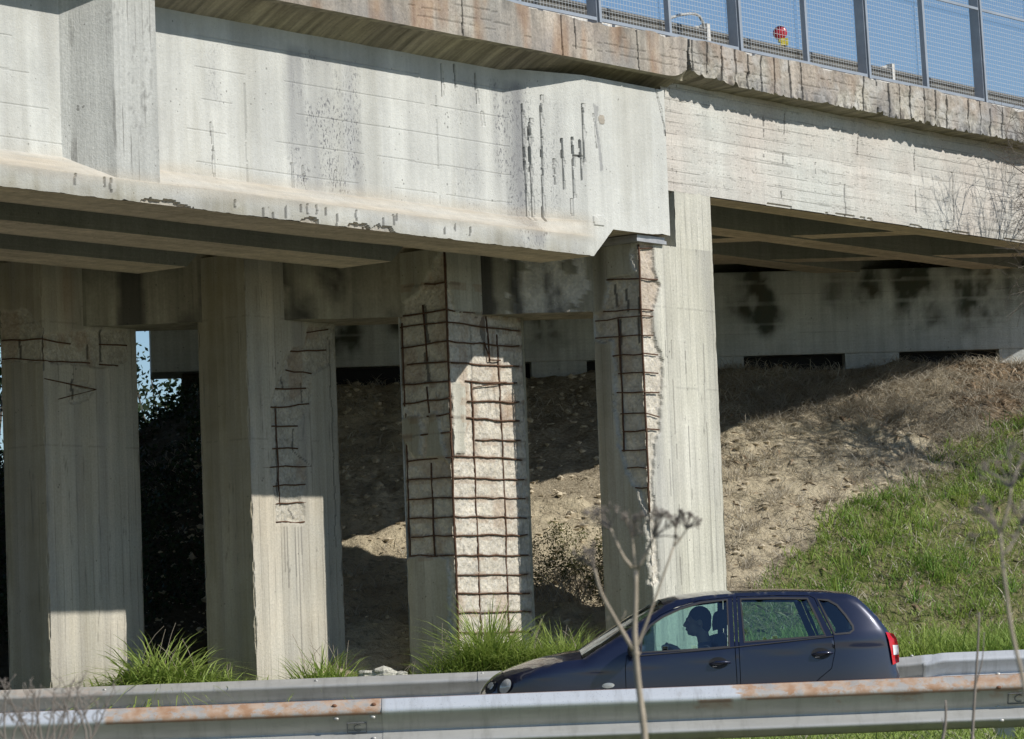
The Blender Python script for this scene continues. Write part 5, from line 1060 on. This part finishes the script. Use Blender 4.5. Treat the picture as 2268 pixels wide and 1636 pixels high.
car = empty('hatchback_car', 'dark navy five door hatchback driving left between the guardrails', 'car', ((XF+XR)/2, CYc, 0))
coff = np.array(car.location)
class _P: pass
w_front = PX([(1421, 1444), (1423, 1412), (1441, 1386), (1470, 1366), (1512, 1346.5), (1554, 1334.5), (1612, 1327.5), (1615, 1431), (1560, 1436)])
w_rear = PX([(1643, 1326), (1720, 1324.5), (1790, 1325), (1808, 1362), (1828, 1407), (1740, 1414), (1650, 1421)])
w_quart = PX([(1815, 1327), (1836, 1329.5), (1855, 1340), (1874.5, 1363.5), (1889, 1386), (1890, 1394), (1882, 1400), (1850, 1403), (1834, 1366)])
d_front = PX([(1385, 1480), (1388, 1452), (1408, 1450), (1412, 1416), (1433, 1385), (1465, 1361), (1508, 1341), (1552, 1329), (1624, 1321), (1628, 1430), (1632, 1500), (1634, 1560), (1628, 1600), (1400, 1618), (1388, 1560)])
d_rear = PX([(1634, 1320.5), (1720, 1318), (1795, 1318.5), (1806, 1324), (1824, 1364), (1846, 1408), (1850, 1440), (1842, 1480), (1812, 1505), (1795, 1535), (1790, 1575), (1775, 1590), (1640, 1598), (1642, 1560), (1640, 1500), (1637, 1430)])
flap = .004
body_holes = [grow(d_front, .003), grow(d_rear, .003), w_quart]
bo = side_mesh('body_side', outline, body_holes, M['paint'], car)
fd = side_mesh('door', grow(d_front, -.003), [w_front], M['paint'], car); rdr = side_mesh('door', grow(d_rear, -.003), [w_rear], M['paint'], car)
for par, wpoly in ((fd, w_front), (rdr, w_rear)):
    for o, sgn in zip(par, (-1, 1)):
        V, Fc = cdt(dens(grow(wpoly, .004), .04), [], .06); y = half_y(V)-.010; mb = MB(); mb.add(np.stack([V[:, 0], CYc+sgn*y, V[:, 1]], 1), Fc); mb.build('window', M['glass'], o, smooth=True)
        ring_o = dens(grow(wpoly, .012), .03); ring_i = dens(grow(wpoly, -.006), .03)
        V, Fc = cdt(ring_o, [ring_i], .5); y = half_y(V)+.003; mb = MB(); mb.add(np.stack([V[:, 0], CYc+sgn*y, V[:, 1]], 1), Fc); mb.build('window_trim', M['trim'], o)
for o, sgn in zip(bo, (-1, 1)):
    V, Fc = cdt(dens(grow(w_quart, .004), .04), [], .06); y = half_y(V)-.008; mb = MB(); mb.add(np.stack([V[:, 0], CYc+sgn*y, V[:, 1]], 1), Fc); mb.build('window', M['glass'], o, smooth=True)
    V, Fc = cdt(dens(grow(w_quart, .014), .03), [dens(grow(w_quart, -.004), .03)], .5); y = half_y(V)+.003; mb = MB(); mb.add(np.stack([V[:, 0], CYc+sgn*y, V[:, 1]], 1), Fc); mb.build('window_trim', M['trim'], o)
# the skin across the car: bonnet, windscreen, roof, tailgate
def strip(i0, i1, name, mat, shrink=0., lift=0., crown=.035):
    L = topd[(topd[:, 0] >= -99)]; a = top[i0]; b = top[i1]; cum = np.concatenate([[0], np.cumsum(np.linalg.norm(np.diff(top, axis=0), axis=1))]); t = np.arange(cum[i0], cum[i1]+.0001, .03); t = np.append(t, cum[i1]); L = np.stack([np.interp(t, cum, top[:, k]) for k in (0, 1)], 1); crv = np.interp(t, cum, CRN)
    ye = half_y(L)-shrink; T = np.gradient(L, axis=0); nrm = np.stack([-T[:, 1], T[:, 0]], 1); nrm /= np.linalg.norm(nrm, axis=1)[:, None]+1e-9; w = np.linspace(-1, 1, 21)
    G = np.zeros((len(L), 21, 3)); cr = crv[:, None]*(1-np.abs(w)**2.4)[None]+lift
    G[:, :, 0] = L[:, :1]+nrm[:, :1]*cr; G[:, :, 2] = L[:, 1:]+nrm[:, 1:]*cr; G[:, :, 1] = CYc+ye[:, None]*w[None]
    mb = MB(); mb.grid(G); o = mb.build(name, mat, car, smooth=True); return o
NT0 = 3
idx = {p: k+NT0 for k, p in enumerate(range(len(top_px)))}
strip(0, idx[4], 'front_bumper', M['paint'], 0, 0, .05); strip(idx[4], idx[9], 'bonnet', M['paint'], 0, 0, .03)
strip(idx[9], idx[14], 'windscreen', M['glass'], .05, -.004, .03); strip(idx[14], idx[21], 'roof', M['paint'], 0, 0, .02)
strip(idx[22], idx[26], 'rear_window', M['glass'], .09, -.004, .03); strip(idx[26], len(top)-1, 'tailgate', M['paint'], 0, 0, .03); strip(idx[21], idx[22], 'roof_spoiler', M['paint'], 0, 0, .02)
for sgn in (-1, 1):                                                     # pillars beside the screens
    for i0, i1, w_ in ((9, 14, .06), (22, 26, .10)):
        P_ = top[idx[i0]:idx[i1]+1]; ye = half_y(P_); G = np.stack([np.stack([P_[:, 0], CYc+sgn*(ye-k*w_), P_[:, 1]], 1) for k in (0, .5, 1)], 1); mb = MB(); mb.grid(G); mb.build('roof_pillar', M['paint'], car, smooth=True)
# lamps, handles, mirror, indicator
def patch(name, poly, mat, parent, out=.004, both=True, crown=0.):
    R = []
    V, Fc = cdt(dens(poly, .02), [], .02); y = half_y(V); c = V.mean(0); rr = np.linalg.norm(V-c, axis=1); y = y+out+crown*np.sqrt(np.maximum(0, 1-(rr/rr.max())**2))
    for sgn in ((-1, 1) if both else (-1,)):
        mb = MB(); W = np.stack([V[:, 0], CYc+sgn*y, V[:, 1]], 1); fl = [f if np.cross(W[f[1]]-W[f[0]], W[f[2]]-W[f[0]])[1]*sgn > 0 else f[::-1] for f in Fc]; mb.add(W, fl); R.append(mb.build(name, mat, parent, smooth=True))
    return R
def ell(cx, cy, a, b, tilt=0, n=20): return PX([(cx+a*math.cos(t)*math.cos(tilt)-b*math.sin(t)*math.sin(tilt), cy+a*math.cos(t)*math.sin(tilt)+b*math.sin(t)*math.cos(tilt)) for t in np.linspace(0, 2*math.pi, n, endpoint=False)])
hl = patch('headlight', ell(1117, 1521, 15, 22, .5), M['black'], car, .003); 
for o, q in zip(hl, patch('lens', ell(1119, 1520, 11, 18, .5), M['lensglass'], car, .006, True, .03)): q.parent = o
hl2 = patch('headlight', ell(1086, 1523, 10, 17, .55), M['black'], car, .003)
for o, q in zip(hl2, patch('lens', ell(1086, 1519, 6, 9, .55), M['lensglass'], car, .006, True, .015)): q.parent = o
tl = patch('tail_light', PX([(1965, 1399), (1982, 1402), (1990, 1413), (1995, 1432), (1996, 1466), (1981, 1472), (1977, 1444), (1971, 1416)]), M['tail'], car, .008, True, .012)
for o, q in zip(tl, patch('lens', PX([(1981, 1428), (1994, 1428), (1995, 1449), (1983, 1450)]), M['whitelens'], car, .024)): q.parent = o
for par, cx, cy in ((fd, 1594, 1468), (rdr, 1821, 1447)):
    cups = patch('handle_recess', ell(cx-3, cy, 21, 13, 0), M['black'], car, .002)
    for sgn, o, q in zip((-1, 1), par, cups):
        q.parent = o; P_ = np.array(PX([(cx-22, cy+3), (cx-8, cy-1), (cx+10, cy-2), (cx+24, cy-1)])); mb = MB(); mb.tube(np.stack([P_[:, 0], CYc+sgn*(half_y(P_)+np.array([.006, .03, .032, .008])), P_[:, 1]], 1), [.010, .014, .014, .009], 8); mb.build('handle', M['paint'], o, smooth=True)
        P_ = np.array(PX([(cx-16, cy+8), (cx-6, cy+7)])); mb = MB(); mb.tube(np.stack([P_[:, 0], CYc+sgn*(half_y(P_)+.006), P_[:, 1]], 1), [.006, .004], 6); mb.build('handle_trim', M['chrome'], o)
patch('side_indicator', ell(1347, 1518, 14, 6, -.08), M['lensglass'], car, .004, True, .012)
for sgn in (-1, 1):
    P_ = np.array(PX([(1398, 1445)])); y0 = float(half_y(P_)[0]); mb = MB(); an = np.linspace(0, 2*math.pi, 19); ph = np.linspace(0, math.pi, 12); C_ = np.array([P_[0, 0]+.02, CYc+sgn*(y0+.10), P_[0, 1]+.015])
    G = np.stack([np.stack([C_[0]+.055*np.cos(p)*np.ones(19)*1., C_[1]+.10*np.sin(p)*np.cos(an), C_[2]+.062*np.sin(p)*np.sin(an)], -1) for p in ph]); mb.grid(G)
    mb.tube([(P_[0, 0]+.01, CYc+sgn*(y0-.01), P_[0, 1]-.01), (C_[0], C_[1], C_[2]-.02)], .02, 6); mb.build('mirror', M['black'], car, smooth=True)
# belt moulding
P_ = np.array(PX([(1412, 1452.5), (1500, 1445), (1620, 1434), (1740, 1421), (1846, 1409)]))
for sgn in (-1, 1):
    mb = MB(); mb.tube(np.stack([P_[:, 0], CYc+sgn*(half_y(P_)+.002), P_[:, 1]], 1), .006, 5); mb.build('belt_moulding', M['trim'], car)
def torus(cx, y, cz, R, r, n=40, m=14, sy=1.):
    a, b = np.meshgrid(np.linspace(0, 2*math.pi, n+1), np.linspace(0, 2*math.pi, m+1), indexing='ij'); return np.stack([cx+(R+r*np.cos(b))*np.cos(a), y+sy*r*np.sin(b), cz+(R+r*np.cos(b))*np.sin(a)], -1)
for cx in (ax_f, ax_r):
    for sgn in (-1, 1):
        w = empty('wheel', None, None, (0, 0, 0)); w.parent = car; del w['kind']
        mb = MB(); mb.grid(torus(cx, CYc+sgn*(HW-.12), .3, .235, .065, sy=1.5)); mb.build('tyre', M['rubber'], w, smooth=True)
        mb = MB(); yy = CYc+sgn*(HW-.05)
        for k in range(7): a = k*2*math.pi/7; mb.tube([(cx+.03*math.cos(a), yy, .3+.03*math.sin(a)), (cx+.185*math.cos(a), yy-sgn*.02, .3+.185*math.sin(a))], [.022, .016], 6)
        mb.grid(torus(cx, yy-sgn*.03, .3, .185, .014)); mb.grid(np.stack([np.stack([cx+q*np.cos(np.linspace(0, 6.2832, 21)), np.full(21, yy-sgn*.06), .3+q*np.sin(np.linspace(0, 6.2832, 21))], -1) for q in (.001, .19)])); mb.build('rim', M['alloy'], w, smooth=True)
mb = MB(); mb.box(XF+.25, XR-.2, CYc-.70, CYc+.70, .20, .50); mb.box(XF+.2, XF+1.05, CYc-.55, CYc+.55, .3, .62); mb.box(XF+1.1, XR-.75, CYc-.76, CYc-.745, .5, .90); mb.box(XF+1.1, XR-.75, CYc+.745, CYc+.76, .5, .90); mb.build('floor', M['black'], car)
dash = cp(1405, 1446); mb = MB(); mb.prism(None, [np.array([(dash[0]-.28, y, dash[1]-.03), (dash[0]+.02, y, dash[1]+.01), (dash[0]+.17, y, dash[1]-.02), (dash[0]+.2, y, dash[1]-.12), (dash[0]+.1, y, dash[1]-.45), (dash[0]-.28, y, dash[1]-.45)]) for y in (CYc-.70, CYc-.1, CYc+.1, CYc+.70)]); mb.build('dashboard', M['black'], car)
def seat(x, y):
    def cushion(secs):
        mb_ = MB(); an = np.linspace(0, 2*math.pi, 16, endpoint=False); return [np.array([(cx+dx*math.copysign(abs(math.cos(a))**.6, math.cos(a))*1., y+w_*math.copysign(abs(math.sin(a))**.6, math.sin(a)), cz+dz*math.copysign(abs(math.cos(a))**.6, math.cos(a))) for a in an]) for cx, cz, dx, dz, w_ in secs]
    mb = MB(); mb.prism(None, cushion([(x+.02, .62, .06, .03, .20), (x+.05, .66, .08, .02, .24), (x+.10, .86, .075, .02, .24), (x+.155, 1.06, .06, .015, .20), (x+.17, 1.13, .05, .012, .15)])); mb.prism(None, cushion([(x+.19, 1.17, .04, .01, .10), (x+.195, 1.22, .05, .01, .13), (x+.20, 1.30, .045, .01, .125), (x+.205, 1.335, .03, .01, .09)]))
    mb.box(x-.42, x+.08, y-.24, y+.24, .46, .60); o = mb.build('seat', M['seat'], car, smooth=True); return o
hx = float(atY(1545, 1378, CYc-.36)[0]); hz = float(atY(1545, 1378, CYc-.36)[2])
seat(hx+.02, CYc-.36); seat(hx+.02, CYc+.36)
mb = MB(); mb.box(hx+.75, hx+1.25, CYc-.62, CYc+.62, .46, .60); mb.prism(None, [np.array([(hx+1.15, y, .58), (hx+1.30, y, .58), (hx+1.48, y, 1.10), (hx+1.36, y, 1.12)]) for y in (CYc-.62, CYc+.62)])
for y in (-.38, .38): mb.box(hx+1.37, hx+1.46, CYc+y-.12, CYc+y+.12, 1.13, 1.27)
mb.build('rear_bench', M['seat'], car)
sw = np.array([float(atY(1458, 1440, CYc-.36)[0]), CYc-.36, float(atY(1458, 1440, CYc-.36)[2])-.11]); a, b = np.meshgrid(np.linspace(0, 2*math.pi, 33), np.linspace(0, 2*math.pi, 9), indexing='ij'); Rr = .18
ux = np.array([0, 1., 0]); uz = np.array([.42, 0, .9]); un = np.cross(ux, uz)
G = sw + (Rr*np.cos(a))[..., None]*ux + (Rr*np.sin(a))[..., None]*uz + (.014*np.cos(b)*np.cos(a))[..., None]*ux+(.014*np.cos(b)*np.sin(a))[..., None]*uz+(.014*np.sin(b))[..., None]*un
mb = MB(); mb.grid(G)
for k in (0.1, math.pi-.1, 4.71): mb.tube([sw+.02*un, sw+Rr*(math.cos(k)*ux+math.sin(k)*uz)], .014, 6)
mb.build('steering_wheel', M['black'], car, smooth=True)
# move car parts under the car's own origin
for o in [c for c in car.children]: o.location = tuple(np.array(o.location)-coff)
# ============================================================ DRIVER
def skinmat():
    return simple('skin', (.42, .26, .18), .55, 0, .35, .08, 30)
M['skin'] = skinmat(); M['jacket'] = simple('dark_jacket_cloth', (.045, .05, .065), .9, 0, .2, .2, 25); M['hair'] = simple('dark_hair', (.018, .014, .012), .7, 0, .3, .3, 60)
def capsule(mb, p0, p1, r0, r1, n=16):
    p0 = np.array(p0, float); p1 = np.array(p1, float); d = p1-p0; L = np.linalg.norm(d)+1e-9; d /= L; a = np.cross(d, [0, 0, 1.] if abs(d[2]) < .9 else [1., 0, 0]); a /= np.linalg.norm(a); b = np.cross(d, a); an = np.linspace(0, 2*math.pi, n, endpoint=False); S = []
    for t in np.linspace(-math.pi/2, 0, 6): S.append((p0+d*r0*math.sin(t), max(r0*math.cos(t), 1e-4)))
    for t in np.linspace(0, math.pi/2, 6): S.append((p1+d*r1*math.sin(t), max(r1*math.cos(t), 1e-4)))
    mb.prism(None, [c+r*(np.cos(an)[:, None]*a+np.sin(an)[:, None]*b) for c, r in S])
def ellipsoid(mb, c, r, n=22):
    th = np.linspace(0.02, math.pi-.02, n); an = np.linspace(0, 2*math.pi, n, endpoint=False); mb.prism(None, [np.stack([c[0]+r[0]*math.sin(t)*np.cos(an), c[1]+r[1]*math.sin(t)*np.sin(an), np.full(n, c[2]+r[2]*math.cos(t))], 1) for t in th])
def fuse(mb, name, mat, parent, vox, sm=6):
    o = mb.build(name, mat, parent, smooth=True); bm = bmesh.new(); bm.from_mesh(o.data); bmesh.ops.recalc_face_normals(bm, faces=bm.faces); bm.to_mesh(o.data); bm.free()
    m = o.modifiers.new('fuse', 'REMESH'); m.mode = 'VOXEL'; m.voxel_size = vox; m.use_smooth_shade = True; s = o.modifiers.new('smooth', 'SMOOTH'); s.iterations = sm; s.factor = .5; return o
mb = MB(); H = np.array([0, 0, 0.])
ellipsoid(mb, (.012, 0, .025), (.098, .076, .105)); ellipsoid(mb, (-.035, 0, -.045), (.062, .058, .075)); ellipsoid(mb, (-.072, 0, -.088), (.022, .026, .022))        # skull, face, chin
capsule(mb, (-.092, 0, .02), (-.114, 0, -.022), .010, .015); capsule(mb, (-.098, -.016, -.058), (-.098, .016, -.058), .011, .011); capsule(mb, (-.088, -.04, .032), (-.088, .04, .032), .012, .012)   # nose, lips, brow
for sy in (-1, 1): ellipsoid(mb, (.015, sy*.078, -.008), (.020, .010, .032)); ellipsoid(mb, (-.082, sy*.032, .012), (.012, .014, .010))
capsule(mb, (.03, 0, -.06), (.055, 0, -.19), .052, .058)
S1 = {s: np.array([.07, s*.19, -.26]) for s in (-1, 1)}; hip = np.array([.13, 0, -.72])
ellipsoid(mb, (.09, 0, -.34), (.11, .17, .15)); ellipsoid(mb, (.11, 0, -.52), (.105, .15, .2)); ellipsoid(mb, (.12, 0, -.70), (.13, .17, .12))
whl = sw-np.array([hx, CYc-.36, hz])
for s in (-1, 1):
    ang = math.radians(55); wr = whl+Rr*(s*math.cos(ang)*ux+math.sin(ang)*uz); wrist = wr+np.array([.085, s*.01, -.015]); el = np.array([-.06, s*.27, -.40]) 
    capsule(mb, S1[s], el, .055, .042); capsule(mb, el, wrist, .042, .028)
    palm = wr+np.array([.03, 0, .005]); capsule(mb, wrist, palm, .026, .03); capsule(mb, palm+[0, -.022, 0], palm+[0, .022, 0], .02, .02)
    for q, (oy, l) in enumerate(((-.030, .034), (-.011, .040), (.009, .038), (.028, .030))):
        k1 = palm+np.array([-.022, oy, .012]); k2 = wr+np.array([-.022, oy*1.05, .012]); k3 = wr+np.array([-.020, oy, -.016]); k4 = wr+np.array([.002, oy*.95, -.026-.1*(l-.03)]); capsule(mb, k1, k2, .0095, .009, 10); capsule(mb, k2, k3, .009, .0085, 10); capsule(mb, k3, k4, .0085, .0075, 10)
    capsule(mb, palm+[.0, -s*.03, .0], wr+np.array([-.005, -s*.042, .022]), .012, .009, 10)
    kn = np.array([-.34, s*.16, -.62]); capsule(mb, hip+[0, s*.09, 0], kn, .082, .062); ft = kn+np.array([-.18, 0, -.26]); capsule(mb, kn, ft, .06, .045)
driver = fuse(mb, 'person', M['skin'], None, .0075, 4); driver.location = (hx, CYc-.36, hz); tag(driver, 'driver in dark jacket with short dark hair, hands on the steering wheel', 'person', None, 'thing')
mb = MB(); ellipsoid(mb, (.09, 0, -.34), (.13, .195, .17)); ellipsoid(mb, (.11, 0, -.52), (.125, .175, .21)); capsule(mb, (.055, 0, -.20), (.07, 0, -.25), .065, .10)
for s in (-1, 1): el = np.array([-.06, s*.27, -.40]); capsule(mb, S1[s], el, .068, .056); wr = whl+Rr*(s*math.cos(ang)*ux+math.sin(ang)*uz)+np.array([.085, s*.01, -.015]); capsule(mb, el, el+(wr-el)*.25, .056, .052)
fuse(mb, 'jacket', M['jacket'], driver, .012, 4)
mb = MB(); ellipsoid(mb, (.022, 0, .040), (.102, .082, .103)); ellipsoid(mb, (.065, 0, -.015), (.055, .07, .08)); fuse(mb, 'hair', M['hair'], driver, .008, 4)
mb = MB()
for s in (-1, 1): kn = np.array([-.34, s*.16, -.62]); capsule(mb, hip+[0, s*.09, 0], kn, .092, .07); capsule(mb, kn, kn+np.array([-.18, 0, -.26]), .068, .055)
ellipsoid(mb, (.12, 0, -.72), (.14, .185, .12)); fuse(mb, 'trousers', M['jacket'], driver, .012, 3)

# ============================================================ CAMERA, SUN, SKY
cam = bpy.data.cameras.new('camera'); co_ = bpy.data.objects.new('camera', cam); COL.objects.link(co_); scene.camera = co_
cam.sensor_fit = 'HORIZONTAL'; cam.sensor_width = 36; cam.lens = 36*F/2268; cam.clip_start = .1; cam.clip_end = 5000
R3 = Matrix([[_cr[k], _cu[k], -_fw[k]] for k in range(3)]); co_.matrix_world = Matrix.Translation(Vector(CAM)) @ R3.to_4x4()
cam.dof.use_dof = True; cam.dof.focus_distance = 33; cam.dof.aperture_fstop = 15
SAZ = math.atan2(.908, -.418); SEL = math.radians(36.1)
sd = Vector((.908*math.cos(SEL), -.418*math.cos(SEL), math.sin(SEL))).normalized()
sl_ = bpy.data.lights.new('sun', 'SUN'); sl_.energy = 4.7; sl_.angle = math.radians(.53); sl_.color = (1, .965, .90); so_ = bpy.data.objects.new('sun', sl_); COL.objects.link(so_); so_.rotation_euler = (-sd).to_track_quat('-Z', 'Y').to_euler()
w = bpy.data.worlds.new('World'); scene.world = w; w.use_nodes = True; nt = w.node_tree; nt.nodes.clear(); sk = nt.nodes.new('ShaderNodeTexSky'); sk.sky_type = 'NISHITA'; sk.sun_disc = False; sk.sun_elevation = SEL; sk.sun_rotation = SAZ; sk.altitude = 200; sk.air_density = 1.; sk.dust_density = .2; sk.ozone_density = 4.5
bg = nt.nodes.new('ShaderNodeBackground'); bg.inputs[1].default_value = .10; wo = nt.nodes.new('ShaderNodeOutputWorld'); nt.links.new(sk.outputs[0], bg.inputs[0]); nt.links.new(bg.outputs[0], wo.inputs[0])
scene.view_settings.view_transform = 'Standard'; scene.view_settings.look = 'None'; scene.view_settings.exposure = .05; scene.view_settings.gamma = 1
scene.cycles.max_bounces = 8; scene.cycles.transparent_max_bounces = 16
